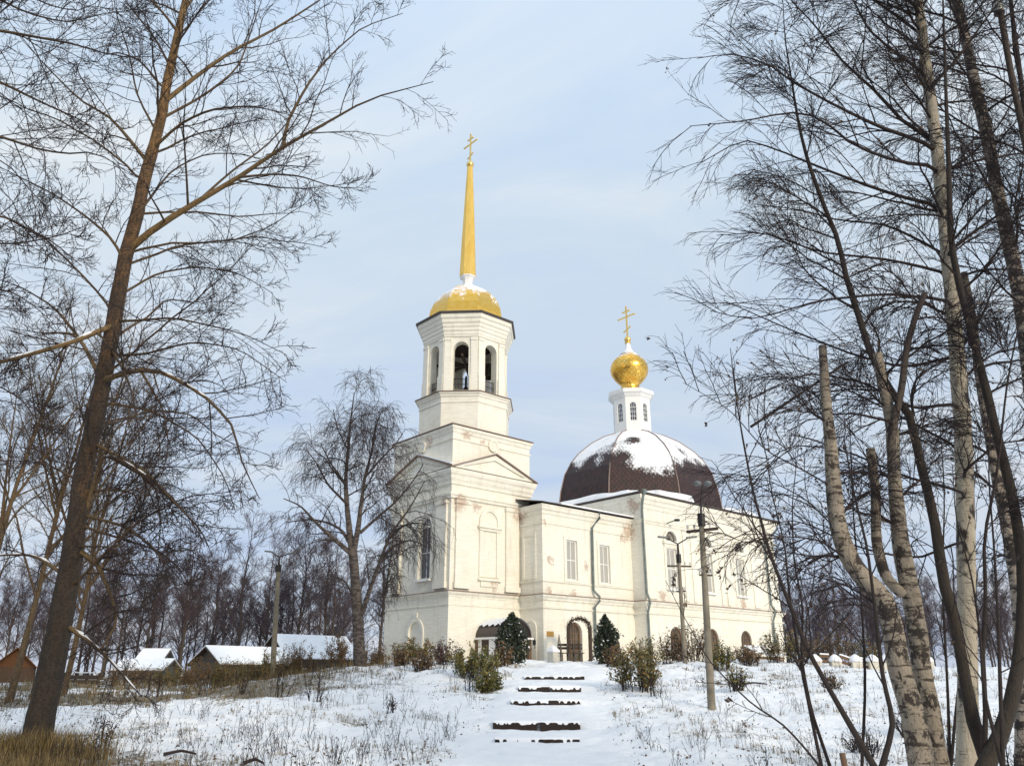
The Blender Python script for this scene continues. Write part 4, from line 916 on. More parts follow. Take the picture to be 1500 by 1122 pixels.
WEEP = [dict(n=9, ratio=.42, ang=(50, 14), up=.05, grav=-.16, wig=.12, K=6, rmul=.55, rmax=.035, rend=.011, tmin=.1, S=3), dict(n=6, ratio=.5, ang=(45, 14), up=-.1, grav=-.30, wig=.12, K=6, rmul=.7, rmax=.012, rend=.007, tmin=.15, lmin=.5),
        dict(n=3, ratio=.5, ang=(35, 12), up=-.3, grav=-.3, wig=.1, K=4, rmul=.8, rmax=.008, rend=.006, tmin=.15, lmin=.35)]
# ---------- the weeping birch by the tower
YW = 35.
w0 = B_([(526, 995), (526, 940), (522, 880), (519, 830), (516, 800)], YW, YW, 19, 13, 14)
w1 = B_([(516, 803), (512, 780), (508, 740), (506, 700), (510, 660), (513, 620), (519, 575)], YW, YW + .5, 11, 1.5)
w2 = B_([(518, 806), (524, 780), (528, 745), (534, 700), (545, 660), (552, 620)], YW, YW - .8, 10, 1.5)
wl = [B_(q, YW, y1, d, 1.5) for q, y1, d in (([(516, 812), (490, 790), (465, 768), (440, 740), (415, 730)], YW - 1, 9), ([(515, 800), (500, 775), (480, 765), (455, 760), (420, 765)], YW + 1, 6), ([(530, 900), (541, 865), (556, 824), (571, 783), (600, 745), (622, 705)], YW - 1, 9), ([(528, 780), (550, 760), (580, 735), (605, 705), (620, 680)], YW + 1, 6),
    ([(556, 824), (575, 800), (600, 790), (625, 800)], YW - 1.5, 5), ([(510, 740), (480, 710), (465, 680), (450, 660)], YW + .5, 5), ([(507, 710), (485, 680), (470, 650)], YW - 1, 4), ([(534, 700), (560, 670), (580, 650), (590, 635)], YW, 4), ([(522, 880), (505, 850), (490, 845), (478, 860)], YW - 1.5, 3.5), ([(571, 783), (590, 770), (610, 765), (632, 770)], YW - 1.6, 4), ([(545, 660), (548, 630), (560, 600)], YW - 1, 3), ([(510, 660), (495, 630), (488, 600)], YW + .6, 3))]
make_tree('weeping_birch', 'drooping bare birch with forked trunk, close beside the bell tower', 'tree', (*w0[0][0][:2], Hs(*w0[0][0][:2]) - .1), [w0, w1, w2], wl, [dict(WEEP[0], n=9, up=.15, ratio=.55, rend=.008, lmin=1.1, len_t=.35), dict(WEEP[1], n=6, rend=.0055, lmin=.7), dict(WEEP[2], n=3, rend=.0045, lmin=.45)], 21, 'weep_bark',
    auto=[(w1, dict(n=9, ratio=.40, ang=(52, 12), up=.1, grav=-.05, wig=.12, rmul=.5, rmax=.04, rend=.01, tmin=.25)), (w2, dict(n=8, ratio=.42, ang=(52, 12), up=.1, grav=-.05, wig=.12, rmul=.5, rmax=.04, rend=.01, tmin=.2))])
b = at(556, 975, 40.5); grown('weeping_birch', 'low purplish weeping birch behind the bigger one, against the tower front', 'tree', (b[0], b[1], Hs(b[0], b[1]) - .1), 7.4, 33, 'weep_bark', r=.085, n1=16, l1=.24, levels=[dict(WEEP[0], n=6, rend=.008), dict(WEEP[1], n=5, rend=.0055), dict(WEEP[2], n=2, rend=.0045)], up1=.3, tmin=.2, fork=1)
# ---------- trees behind the aspen
TANL = [dict(n=8, ratio=.46, ang=(42, 14), up=.2, grav=-.01, wig=.14, K=6, rmul=.5, rmax=.022, rend=.006, tmin=.15, S=3), dict(n=5, ratio=.5, ang=(40, 14), up=.15, grav=0, wig=.16, K=4, rmul=.6, rmax=.007, rend=.0042, tmin=.15, lmin=.35), dict(n=2, ratio=.5, ang=(40, 14), up=.1, grav=0, wig=.16, K=3, rmul=.8, rmax=.005, rend=.0035, tmin=.15, lmin=.2)]
for i, (px, Y, h, lean, lab, seed) in enumerate(((18, 29, 13.5, (.07, 0), 'tan trunked bare tree at the picture edge, behind the big aspen', 41), (52, 31, 15, (.09, 0), 'tan trunked forked tree seen just beside the big aspen trunk', 42), (96, 34, 13, (.05, 0), 'slim tan tree half hidden behind the big aspen trunk', 43), (-70, 27, 14, (.10, 0), 'bare tree rooted outside the frame, leaning in behind the big aspen', 44))):
    b = at(px, 1000, Y); grown('bare_tree', lab, 'tree', (b[0], b[1], Hs(b[0], b[1]) - .1), h, seed, 'tan_bark', lean, r=.13, n1=18, l1=.42, levels=TANL, group='tan trees behind the big aspen', fork=3, up1=.5, ang1=46, tmin=.22)
# ---------- tree lines far behind
protos = [grown('birch_tree', 'x', 'tree', (0, 0, 0), 14, 60 + k, 'far_bark', r=.17, n1=24 + 3 * k, l1=.34 + .03 * (k % 3), levels=FAR, up1=.42, ang1=46, tmin=.12, fork=k % 3, sides=6) for k in range(5)]
used = set()
spots = []
rng = np.random.default_rng(77)
for i in range(44): spots.append((-20 + i * 12.6 + rng.normal(0, 5), rng.uniform(78, 115), rng.uniform(.66, .95), 'L'))
for px, Y, s in ((432, 74, 1.0), (470, 80, 1.05), (345, 76, 1.05), (262, 76, .95), (305, 84, .95), (150, 70, .9), (210, 74, .85), (385, 90, 1.05), (560, 85, .85), (498, 95, .9)): spots.append((px, Y, s, 'L'))
for i in range(48): spots.append((1140 + i * 8 + rng.normal(0, 6), rng.uniform(72, 108), rng.uniform(.5, .78) if i < 36 else rng.uniform(.5, .7), 'R'))
for k, (px, Y, s, z) in enumerate(spots):
    b = at(px, 985, Y); loc = (b[0], b[1], Hs(b[0], b[1]) - .3)
    if z == 'R': lab = 'bare purplish tree in the low line of trees beyond the capped fence'; gr = 'trees beyond the capped fence'
    elif px < 130: lab = 'distant bare tree in the line behind the brown hut and the aspen trunk'; gr = 'distant trees behind the brown hut'
    elif px < 270: lab = 'distant bare tree in the line behind the dormered cottage'; gr = 'distant trees behind the dormered cottage'
    elif px < 400: lab = 'distant bare tree in the line behind the low snowy shed'; gr = 'distant trees behind the snowy shed'
    else: lab = 'distant bare tree in the line between the lamp pole and the weeping birch'; gr = 'distant trees behind the lamp pole'
    p = protos[k % 5]; rz = float(rng.uniform(0, 6.28))
    if k < 5: o = p; o.location = [float(c) for c in loc]; o.rotation_euler = (0, 0, rz); o.scale = (float(s),) * 3; o['label'] = lab
    else: o = copy_tree(p, loc, rz, float(s), lab)
    o['group'] = gr
# ---------- birches and willows of the thicket at the other side
Y1 = 11.
BIR = [dict(n=14, ratio=.42, ang=(36, 11), up=.05, grav=-.05, wig=.07, K=8, rmul=.5, rmax=.018, rend=.005, tmin=.12, S=4, flat=.5, len_t=.62, lmin=.45), dict(n=5, ratio=.52, ang=(30, 10), up=.0, grav=-.08, wig=.07, K=6, rmul=.6, rmax=.0065, rend=.0030, tmin=.15, lmin=.32, flat=.5), dict(n=2, ratio=.55, ang=(28, 10), up=0, grav=-.09, wig=.08, K=4, rmul=.8, rmax=.0038, rend=.0022, tmin=.15, lmin=.18, flat=.4)]
t1 = B_([(1412, 1240), (1417, 1122), (1418, 1000), (1415, 800), (1412, 650), (1400, 500), (1385, 330), (1370, 200), (1357, 100), (1345, 0), (1335, -80), (1325, -200)], Y1, Y1, 30, 10, 34, ds=[30, 29, 27.5, 27, 26, 24.5, 23, 21, 19.5, 18, 14, 9])
q1 = [([(1357, 210), (1285, 185), (1214, 150), (1157, 118), (1125, 93), (1071, 78), (1021, 86)], -1., 7), ([(1357, 200), (1321, 178), (1285, 136), (1232, 89), (1193, 36), (1157, 0), (1120, -50)], .8, 7), ([(1353, 107), (1303, 71), (1271, 43), (1250, 0), (1220, -50)], -.4, 6),
      ([(1371, 300), (1321, 289), (1267, 271), (1185, 239), (1143, 221), (1089, 203), (1021, 242)], .6, 6), ([(1367, 242), (1321, 239), (1250, 214), (1200, 171), (1157, 164), (1089, 178), (1011, 185)], -1.2, 6), ([(1374, 367), (1321, 339), (1292, 328), (1228, 323), (1171, 307), (1110, 300)], 1.2, 5), ([(1395, 440), (1300, 430), (1200, 440), (1100, 470), (1040, 455)], -1.4, 5),
      ([(1400, 520), (1330, 540), (1250, 520), (1150, 480), (1060, 440)], 1., 5), ([(1405, 590), (1330, 600), (1270, 560), (1180, 545), (1090, 590)], -.8, 5), ([(1412, 660), (1300, 600), (1220, 560), (1130, 545)], .6, 4), ([(1390, 400), (1300, 380), (1200, 370), (1120, 340), (1050, 345)], .3, 5), ([(1414, 720), (1330, 700), (1240, 660), (1160, 650), (1100, 690)], -1.4, 4), ([(1415, 790), (1340, 820), (1250, 800), (1170, 760), (1110, 770)], -1.5, 4),
      ([(1345, 10), (1300, -20), (1240, -60), (1160, -90)], -.5, 6), ([(1350, 50), (1280, 0), (1200, -40), (1120, -30), (1050, 10)], .5, 5), ([(1372, 260), (1420, 230), (1460, 190), (1500, 120)], .5, 6), ([(1388, 370), (1440, 330), (1500, 290), (1560, 280)], -.6, 6), ([(1405, 560), (1450, 520), (1520, 500)], .5, 5), ([(1360, 130), (1400, 90), (1450, 20), (1500, -40)], -.5, 6), ([(1412, 690), (1460, 650), (1530, 640)], -.8, 5), ([(1343, 20), (1380, -30), (1430, -80)], .4, 6)]
XT = lambda y: float(np.interp(y, [-80, 0, 100, 200, 330, 500, 650, 800], [1335, 1345, 1357, 1370, 1385, 1400, 1412, 1415]))
q1 = [([(XT(q[0][1] + 12), q[0][1] + 12)] + q, dy, d) for q, dy, d in q1]
L1 = [B_(q, Y1, Y1 + dy, d * 1.3, 1.3) for q, dy, d in q1]
base = lambda s, dz=.25: (float(s[0][0][0]), float(s[0][0][1]), min(Hs(*s[0][0][:2]), 9))
def fix(s):
    """carry a stem down into the ground"""
    P, R = s; z = Hs(P[0][0], P[0][1]) - .15
    if P[0][2] > z: d = (P[0] - P[1]); d = d / max(abs(d[2]), .05) * (P[0][2] - z); d = np.clip(d, -1.2, 1.2); d[2] = z - P[0][2]; P = np.vstack([(P[0] + d)[None], P]); R = np.r_[R[0] * 1.12, R]
    return P, R
def clump(name, label, cat, stems, limbs, levels, seed, bark, auto=None, group=None, snow=(), sides=10, leaves=110):
    stems = [fix(stems[0])] + list(stems[1:]); b0 = stems[0][0][0]
    return make_tree(name, label, cat, (b0[0], b0[1], b0[2] + .1), stems, limbs, levels, seed, bark, auto=auto, group=group, snow=snow, sides=sides, leaves=leaves)
AUT = dict(n=18, ratio=.22, ang=(58, 12), up=.1, grav=-.02, wig=.1, rmul=.4, rmax=.024, rend=.005, tmin=.25, tmax=.98, flat=.65)
clump('birch_tree', 'tall straight white birch with clean pale trunk and black bands', 'tree', [t1], L1, BIR, 101, 'birch_bark', auto=[(t1, dict(AUT, n=26, ratio=.17, tmin=.36))])
# slender dark willow stem leaning across the sky
wv = B_([(1444, 1110), (1430, 1077), (1413, 993), (1400, 910), (1383, 860), (1374, 792), (1364, 739), (1346, 668), (1332, 600), (1300, 570), (1275, 518), (1257, 460), (1239, 407), (1228, 350), (1210, 310), (1185, 242), (1171, 189), (1160, 121), (1150, 60), (1145, -30)], 10., 11., 17, 2, 34, ds=[20, 18, 17, 17, 16, 15, 14, 13, 12, 11, 10, 9, 8, 7, 6, 4.5, 3.5, 2.5, 1.5, 1])
clump('willow_tree', 'slender dark willow stem, long and leaning, crossing in front of the white birch', 'tree', [wv], [], BIR, 102, 'willow_bark', auto=[(wv, dict(AUT, n=24, ratio=.15, tmin=.32, up=.2))])
# green-grey willow curving up at the edge
wg = B_([(1440, 1130), (1467, 1077), (1487, 1010), (1497, 927), (1500, 860), (1495, 792), (1478, 703), (1456, 621), (1442, 560), (1428, 507), (1405, 420), (1392, 350), (1390, 250), (1385, 120), (1380, -40)], 9.6, 10.4, 17, 2, 30, ds=[24, 20, 18, 17, 16, 15, 13, 12, 11, 10, 8, 7, 6, 4, 2])
wg2 = B_([(1440, 1130), (1445, 1040), (1438, 960), (1445, 880), (1440, 790), (1460, 700), (1475, 560), (1500, 440)], 9.7, 9.4, 8, 2, 20)
clump('willow_tree', 'greenish willow bulging outwards at the picture edge before it bends back', 'tree', [wg, wg2], [], BIR, 103, 'willow_bark', auto=[(wg, dict(AUT, n=18, ratio=.16, up=.2, tmin=.4)), (wg2, dict(AUT, n=7, ratio=.2, tmin=.4))])
# dark birches
d2 = B_([(1500, 1120), (1498, 960), (1492, 870), (1480, 800), (1474, 760), (1460, 700), (1450, 640), (1436, 560), (1425, 470), (1412, 400)], 13, 13, 25, 12, 24)
clump('birch_tree', 'dark barked birch between the white birch and the picture edge, low part', 'tree', [d2], [], BIR, 104, 'dark_birch_bark', auto=[(d2, dict(AUT, n=5, ratio=.3))])
d3 = B_([(1545, 1120), (1535, 800), (1515, 600), (1500, 470), (1488, 400), (1474, 339), (1460, 278), (1446, 196), (1428, 125), (1414, 53), (1400, 0), (1385, -90), (1375, -200)], 12, 12, 30, 9, 30, ds=[36, 32, 29, 27, 25, 24, 23, 22, 20, 19, 18, 14, 8])
clump('birch_tree', 'dark leaning birch crossing behind the white birch high up', 'tree', [d3], [], BIR, 105, 'dark_birch_bark', auto=[(d3, dict(AUT, n=22, ratio=.2, tmin=.4))])
d4 = B_([(1580, 1120), (1550, 600), (1520, 300), (1503, 210), (1488, 143), (1474, 71), (1466, 25), (1464, 10)], 11.0, 11.0, 16, 11, 24)
d5 = B_([(1520, 300), (1505, 190), (1493, 100), (1482, 20), (1476, -60)], 11.6, 12, 12, 7, 16)
can_tree = clump('birch_tree', 'pale birch in the top corner carrying a whitish can', 'tree', [d4, d5], [], BIR, 106, 'birch_bark', auto=[(d5, dict(AUT, n=12, ratio=.6)), (d4, dict(AUT, n=14, ratio=.2, tmin=.5))])
c = at(1464, 20, 11.0); c0 = thing('can', 'pale cylindrical can stuck on a birch stub near the top corner', 'can', c)
mb = MB().lathe([(.075, 0), (.08, .01), (.08, .26), (.075, .27)], 20, (0, 0), 0, True).build('can_body', 'can_metal', c0); MB().lathe([(.082, -.012), (.086, .0), (.086, .02), (.082, .03)], 20, (0, 0), 0, True).build('rim', 'dark_roof_metal', c0)
# lopped birch pair
a1 = B_([(1352, 1140), (1337, 1043), (1320, 993), (1310, 933), (1297, 877), (1267, 850), (1243, 820), (1227, 770), (1221, 710), (1217, 650), (1209, 578), (1205, 507)], 9.5, 9.5, 36, 15, 34, cap=True, ds=[35, 33, 31, 30, 29, 28, 26, 24, 20, 17, 15, 13])
t_ = [([(1243, 820), (1200, 790), (1150, 785), (1090, 795)], -1., 4), ([(1300, 905), (1260, 880), (1220, 850), (1213, 838)], -.6, 5), ([(1222, 715), (1180, 690), (1120, 660), (1070, 600), (1000, 560)], -.5, 3), ([(1212, 600), (1180, 560), (1130, 545), (1080, 560)], .5, 3), ([(1230, 780), (1180, 730), (1120, 700), (1050, 705)], .7, 3), ([(1300, 900), (1250, 860), (1180, 840), (1110, 800), (1050, 780)], .4, 3)]
clump('birch_tree', 'lopped pale birch stump with sawn top, bent like an elbow', 'tree', [a1], [B_(q, 9.5, 9.5 + dy, d, .8) for q, dy, d in t_], [dict(BIR[0], n=9), dict(BIR[1], n=5), dict(BIR[2], n=3)], 107, 'old_birch_bark', auto=[(a1, dict(AUT, n=4, ratio=.18, tmin=.4, tmax=.8))], snow=[(*a1, .34, .52)], sides=14)
e1 = B_([(1378, 1140), (1362, 1043), (1350, 980), (1340, 900), (1328, 840), (1318, 790), (1310, 700), (1307, 621), (1292, 560), (1285, 518)], 9.9, 9.9, 32, 18, 30, cap=True, ds=[31, 29, 28, 27, 27, 24, 20, 19, 17, 16])
e2 = B_([(1314, 720), (1304, 660), (1310, 615), (1321, 570), (1328, 507), (1342, 461), (1355, 429)], 9.9, 9.6, 14, 9, 16, cap=True)
e3 = B_([(1322, 870), (1296, 845), (1283, 790), (1283, 720), (1275, 657)], 9.9, 9.7, 17, 14, 16, cap=True)
clump('birch_tree', 'lopped birch trunk with three cut arms, one still reaching upward', 'tree', [e1, e2, e3], [], [dict(BIR[0], n=9), dict(BIR[1], n=5), dict(BIR[2], n=3)], 108, 'old_birch_bark', auto=[(e1, dict(AUT, n=6, ratio=.22, tmin=.45)), (e2, dict(AUT, n=6, ratio=.6))], sides=14)
# a broken stick lodged in the lopped birch
sk = B_([(1100, 625), (1150, 592), (1200, 558), (1242, 530)], 9.3, 9.7, 4.5, 4, 10, cap=True)
V, F, A = tubes(sk[0][None], sk[1][None], 8); o = mesh_np('broken_stick', V, F, 'willow_bark', None, {'rad': A}); tag(o, 'straight broken stick lodged slantwise in the lopped birch top', 'stick')
# young shoots in front
SH = [dict(n=5, ratio=.34, ang=(40, 12), up=.1, grav=-.01, wig=.1, K=5, rmul=.6, rmax=.005, rend=.0025, tmin=.2, S=3), dict(n=3, ratio=.4, ang=(38, 12), up=.05, grav=-.01, wig=.12, K=4, rmul=.8, rmax=.0032, rend=.0018, tmin=.2)]
def shoot(label, stems, seed, n=9):
    return clump('sapling', label, 'sapling', stems, [], SH, seed, 'willow_bark', leaves=14, auto=[(s, dict(n=n, ratio=.26, ang=(42, 10), up=.15, grav=0, wig=.08, rmul=.5, rmax=.008, rend=.003, tmin=.2)) for s in stems], sides=8)
shoot('dark sapling forking low into a wide V, one arm S shaped', [B_([(1288, 1135), (1260, 1087), (1217, 1013), (1180, 947), (1160, 893), (1127, 810), (1110, 745), (1103, 721), (1086, 632), (1075, 560), (1070, 510)], 8, 8.4, 10, 1.2, 26), B_([(1288, 1135), (1310, 1060), (1293, 993), (1287, 943), (1280, 877), (1270, 800), (1250, 720), (1236, 640)], 8, 7.8, 9, 2, 22)], 120, 12)
shoot('thin twin stemmed sapling just inside of the V shaped one', [B_([(1206, 1135), (1187, 1043), (1170, 960), (1157, 877), (1150, 800), (1130, 720), (1118, 640)], 8.3, 8.6, 6, 1, 20), B_([(1220, 1135), (1187, 1037), (1173, 960), (1177, 887), (1163, 827), (1160, 740), (1170, 650)], 8.4, 8.2, 6, 1, 20)], 121)
shoot('single whip slanting far over the snow towards the near lamp pole', [B_([(1215, 1140), (1180, 1096), (1147, 1060), (1100, 1030), (1060, 990), (1040, 970), (1000, 900), (975, 850)], 8.2, 8.0, 4, .8, 20)], 122, 6)
shoot('upright sapling rising beside the white birch foot', [B_([(1470, 1135), (1465, 1000), (1462, 900), (1456, 800), (1448, 700), (1450, 600)], 8.8, 9, 7, 1.2, 20), B_([(1470, 1130), (1440, 1010), (1437, 940), (1425, 850), (1400, 760), (1395, 680)], 8.8, 9.2, 6, 1, 20)], 123, 12)
shoot('thin straight grey whip beside the elbow shaped lopped birch', [B_([(1262, 1135), (1268, 1000), (1262, 880), (1250, 760), (1246, 640), (1236, 520)], 10.5, 10.8, 5, .8, 20)], 124, 10)
shoot('pair of thin upright whips between the lopped birches and the white birch', [B_([(1392, 1135), (1388, 1000), (1380, 860), (1384, 720), (1372, 560)], 12, 12.3, 5, .8, 20), B_([(1392, 1135), (1402, 1020), (1418, 900), (1424, 740), (1440, 600)], 12, 11.8, 5, .8, 20)], 125, 10)
# ================================================================== GROUND
def build_ground():
    th = np.r_[np.linspace(-pi, -.95, 60)[:-1], np.linspace(-.95, .95, 520), np.linspace(.95, pi, 60)[1:-1]]
    rr = np.r_[np.linspace(.5, 6, 14)[:-1], np.linspace(6, 46, 330)[:-1], 46 * (1500 / 46) ** np.linspace(0, 1, 60)]
    T, R = np.meshgrid(th, rr, indexing='ij'); X = R * np.sin(T); Y = R * np.cos(T)
    Z = H(X, Y); V = np.stack([X, Y, Z], -1).reshape(-1, 3); nT, nR = T.shape
    i = np.arange(nT)[:, None]; j = np.arange(nR - 1)[None]; i2 = (i + 1) % nT
    F = np.stack([i * nR + j, i2 * nR + j, i2 * nR + j + 1, i * nR + j + 1], -1).reshape(-1, 4)
    px = np.interp(Y, [0, 19, 31, 36], [0.1, .6, 1.6, 2.2])
    path = np.exp(-((X - px) / 1.5) ** 4) * (1 - sstep(33, 36, Y))
    left = sstep(-3, -9, X) * .5; bot = sstep(-4.5, -7.5, X - (Y - 13) * -.35) * (1 - sstep(14, 17.5, Y))
    far = sstep(30, 45, Y) * .15
    patch = np.clip(fbm(X * .35, Y * .35, 50, 3) * 2.2 + .25, 0, 1)
    crest = np.exp(-((Y - 35) / 3.) ** 2) * .45
    bare = np.clip(.15 + .08 * sstep(-2, -6, X) + .7 * patch * (.36 + left * 1.2) + bot * .7 + far * (X < -6), 0, 1.4) * (1 - .97 * path)
    o = mesh_np('ground', V, F, 'ground', None, {'bare': bare.reshape(-1)}); o['kind'] = 'structure'
    v, f = [], []
    c = nT * nR
build_ground()
# ---------- stepped path: tarred timber risers
LAB = ['lowest timber step of the path, almost buried in snow', 'second timber step from the bottom, the darkest and thickest', 'middle timber step of the snowy path', 'fourth timber step up, narrow with snow crumbs', 'topmost timber step of the path, close to the church']
for k, (Y, p, w, py) in enumerate(STEPS):
    z = float(at(p, py, Y)[2]); xa = float(at(p - w, py, Y)[0]); xb = float(at(p + w, py, Y)[0]); xm = (xa + xb) / 2 + .05
    th_ = [.05, .18, .10, .11, .09][k]; zt = z + .045
    t = thing('timber_step', LAB[k], 'step', ((xa + xb) / 2, Y, z), 0, 'timber steps of the snowy path'); cx_ = (xa + xb) / 2
    rng = np.random.default_rng(k)
    for a, b in ((xa, xm - .04), (xm + .04, xb)):
        s = MB(); s.bar((a - cx_, rng.normal(0, .02), zt - z - th_ / 2 - .03), (b - cx_, rng.normal(0, .02), zt - z - th_ / 2 - .03 + rng.normal(0, .012)), .07, th_ + .1); s.build('riser', 'tarred_wood', t, .008)
    sv = []; sf = []; n = 60
    for i in range(n + 1):
        x = xa + (xb - xa) * i / n - cx_; u = float(vnoise(i * .5, k * 7, 61)) + .35 * float(vnoise(i * 1.3, k * 3, 62)); d = .010 + .045 * max(0, u - .45) + [.04, .015, .02, .02, .015][k] * (u > .72) * 2
        zz = zt - z + .022; sv += [(x, -.055, zz - d - .005), (x, -.062, zz - d * .3), (x, -.02, zz + .015 + .02 * u), (x, .18, zz + .0), (x, .34, zz - .03)]
        if i: a = 5 * (i - 1); b = 5 * i; sf += [(a + q, b + q, b + q + 1, a + q + 1) for q in range(4)]
    MB().add(sv, sf, True).build('snow_cover', 'snow', t)
# ---------- lamp poles
def pole(label, base, top, r0, r1, kind, seed):
    base = np.array(base, float); top = np.array(top, float); zb = Hs(base[0], base[1]); d = top - base
    base = base + d * ((zb - .3 - base[2]) / d[2]); root = thing('lamp_pole', label, 'pole', (base[0], base[1], zb), 0, 'lamp poles')
    o = lambda q: tuple(np.array(q, float) - np.array([base[0], base[1], zb]))
    P = lambda t: base + (top - base) * t
    n = 12; MB().tube([o(P(i / n)) for i in range(n + 1)], [r0 + (r1 - r0) * i / n for i in range(n + 1)], 14, True).build('shaft', 'pole_wood', root)
    tt = top; h = MB(); h.tube([o(tt - [0, 0, .28]), o(tt + [0, 0, .1])], [r1 * 1.5, r1 * 1.5], 12, False); h.build('collar', 'iron', root)
    def arm(z, hx, hy, w=.07):
        a = tt - [0, 0, z]; c = MB().bar(o(a - [hx, hy, .0]), o(a + [hx, hy, .0]), w, w).build('crossarm', 'dark_wood', root)
        for s_ in (-.92, -.5, .5, .92):
            q = a + np.array([hx, hy, 0]) * s_; qo = o(q); MB().lathe([(.012, qo[2] + w / 2), (.012, qo[2] + w / 2 + .05), (.04, qo[2] + w / 2 + .06), (.03, qo[2] + w / 2 + .1), (.042, qo[2] + w / 2 + .12), (.02, qo[2] + w / 2 + .16)], 8, (qo[0], qo[1])).build('insulator', 'ceramic', c)
    if kind == 'near':
        arm(.40, .40, -.30, .08); arm(1.72, .20, .05, .05)
        m = o(tt + [.12, 0, .95]); MB().tube([o(tt + [0, 0, .05]), o(tt + [.04, 0, .5]), m], [.035, .03, .025], 8).build('bracket', 'iron', root)
        for sx in (-.16, .16):
            lm = MB(); cx_, cy_ = m[0] + sx, m[1] - .05
            lm.lathe([(.001, m[2] - .02), (.05, m[2]), (.13, m[2] + .04), (.12, m[2] + .10), (.05, m[2] + .14), (.001, m[2] + .15)], 16, (cx_, cy_), 0, True); lm.build('lamp_head', 'lamp_metal', root)
    else:
        k = MB(); v = o(tt + [0, 0, .55]); k.tube([o(tt + [0, 0, .05]), v], [.06, .04], 8)
        k.build('bracket', 'iron', root)
        for sx in (-1, 1):
            e = (v[0] + sx * .5, v[1], v[2] + .28 - (.1 if kind == 'left' and sx > 0 else 0)); k = MB().tube([v, e], [.03, .025], 8).build('lamp_arm', 'iron', root)
            MB().bar((e[0] - .1 * sx, e[1], e[2]), (e[0] + sx * .38, e[1], e[2] + .05), .14, .08).build('lamp_head', 'lamp_metal', k, .02)
        if kind == 'mid': arm(.42, .55, 0.1, .07); arm(1.5, .2, 0, .05); arm(3.1, -.2, 0, .05)
pole('near wooden lamp pole with slanted crossarm and round lamps', at(1043, 1045, 24), at(1027, 757, 24), .115, .075, 'near', 1)
pole('farther lamp pole close to the church wall, with forked lamp arms', at(1003, 962, 36), at(994, 815, 36), .10, .075, 'mid', 2)
pole('pale lamp pole with Y shaped arms by the snowy sheds', at(399, 990, 46), at(408, 830, 46), .16, .115, 'left', 3)
# ---------- village houses
def house(label, name, cat, A, B, depth, eave, ridge, wallm, roofm, chim=None, gable=None, snow=True, win=()):
    """ridge runs from plan point A to B; eaves lie depth either side"""
    A = np.array(A, float); B = np.array(B, float); L = np.linalg.norm(B - A); rz = math.atan2(B[1] - A[1], B[0] - A[0]); z0 = min(Hs(*A), Hs(*B)) - .2
    t = thing(name, label, cat, (A[0], A[1], z0), rz); e = eave - z0; r = ridge - z0; d = depth
    w = MB(); 
    w.add([(0, -d, 0), (L, -d, 0), (L, d, 0), (0, d, 0), (0, -d, e), (L, -d, e), (L, d, e), (0, d, e)], [(0, 1, 5, 4), (1, 2, 6, 5), (2, 3, 7, 6), (3, 0, 4, 7)]); w.build('wall', wallm, t)
    for x in (0, L): MB().add([(x, -d, e), (x, d, e), (x, 0, r)], [(0, 1, 2)]).build('gable', gable or wallm, t)
    s = (r - e) / d; ov = .35; rf = MB(); sn = MB()
    for sg in (-1, 1):
        rf.add(*slab(-.4, L + .4, sg * (d + ov), e - s * ov + .02, 0, r + .02, .07)); sn.add(*slab(-.36, L + .36, sg * (d + ov - .03), e - s * ov + .13, 0, r + .13, .1))
    rf = rf.build('roof', roofm, t)
    if snow: sn.build('snow_cover', 'snow', rf, .03)
    if chim is not None: MB().box(chim - .2, chim + .2, -.2, .2, r - .3, r + .95).build('chimney', 'brick_soot', rf)
    for (x0, x1, za, zb_) in win:
        q = MB().box(x0, x1, -d - .03, -d - .01, za, zb_).build('window', 'pane_dark', t); MB().ring(Vector((0, -d, 0)), Vector((1, 0, 0)), rect(x0 - .08, x1 + .08, za - .08, zb_ + .08), rect(x0, x1, za, zb_), .0, .06).build('frame', 'white_paint', q)
    return t
G = lambda px, Y: at(px, 985, Y)[:2]
house('low wooden shed with snowy roof, in front of the lamp pole', 'shed', 'shed', G(303, 57), G(402, 61.5), 1.55, 2.2, 3.15, 'grey_wood', 'dark_wood', gable='grey_wood')
house('bigger snow roofed house behind the pole, with a dark thin chimney', 'house', 'house', G(400, 64), G(498, 68.5), 1.9, 2.7, 4.2, 'grey_wood', 'dark_wood', chim=5.6, gable='dark_wood', win=((1.2, 1.9, 1.1, 1.7),))
house('small grey cottage with a dormer window, seen behind the hedge', 'cottage', 'house', G(185, 60), G(246, 60), 1.4, 1.75, 2.35, 'blue_paint', 'grey_wood', win=((.8, 1.4, .5, .9),))
d = house('little dormer hut with dark window and snowy sill beyond the cottage', 'hut', 'house', G(211, 61), G(238, 61), .8, 2.5, 3.05, 'blue_paint', 'grey_wood', win=((.35, .95, 1.0, 1.5),))
house('rusty brown hut with steep gable at the picture edge', 'hut', 'house', G(19, 50), G(24, 56), 1.1, 1.9, 2.95, 'brown_wood', 'orange_wood', gable='orange_wood', snow=False)
# low board fence on the left
f = thing('board_fence', 'low dark board fence with snow line between aspen and hedge', 'fence', (*G(85, 50), Hs(*G(85, 50))))
a = G(80, 50) - G(85, 50); b = G(146, 47) - G(85, 50)
for t in np.linspace(0, 1, 5): p = a + (b - a) * t; MB().box(p[0] - .06, p[0] + .06, p[1] - .06, p[1] + .06, -.3, .62).build('post', 'dark_wood', f)
for z in (.12, .36): MB().bar((a[0], a[1] - .08, z), (b[0], b[1] - .08, z), .04, .2).build('board', 'dark_wood', f)
MB().bar((a[0], a[1] - .08, .64), (b[0], b[1] - .08, .60), .1, .05).build('snow_cover', 'snow', f)
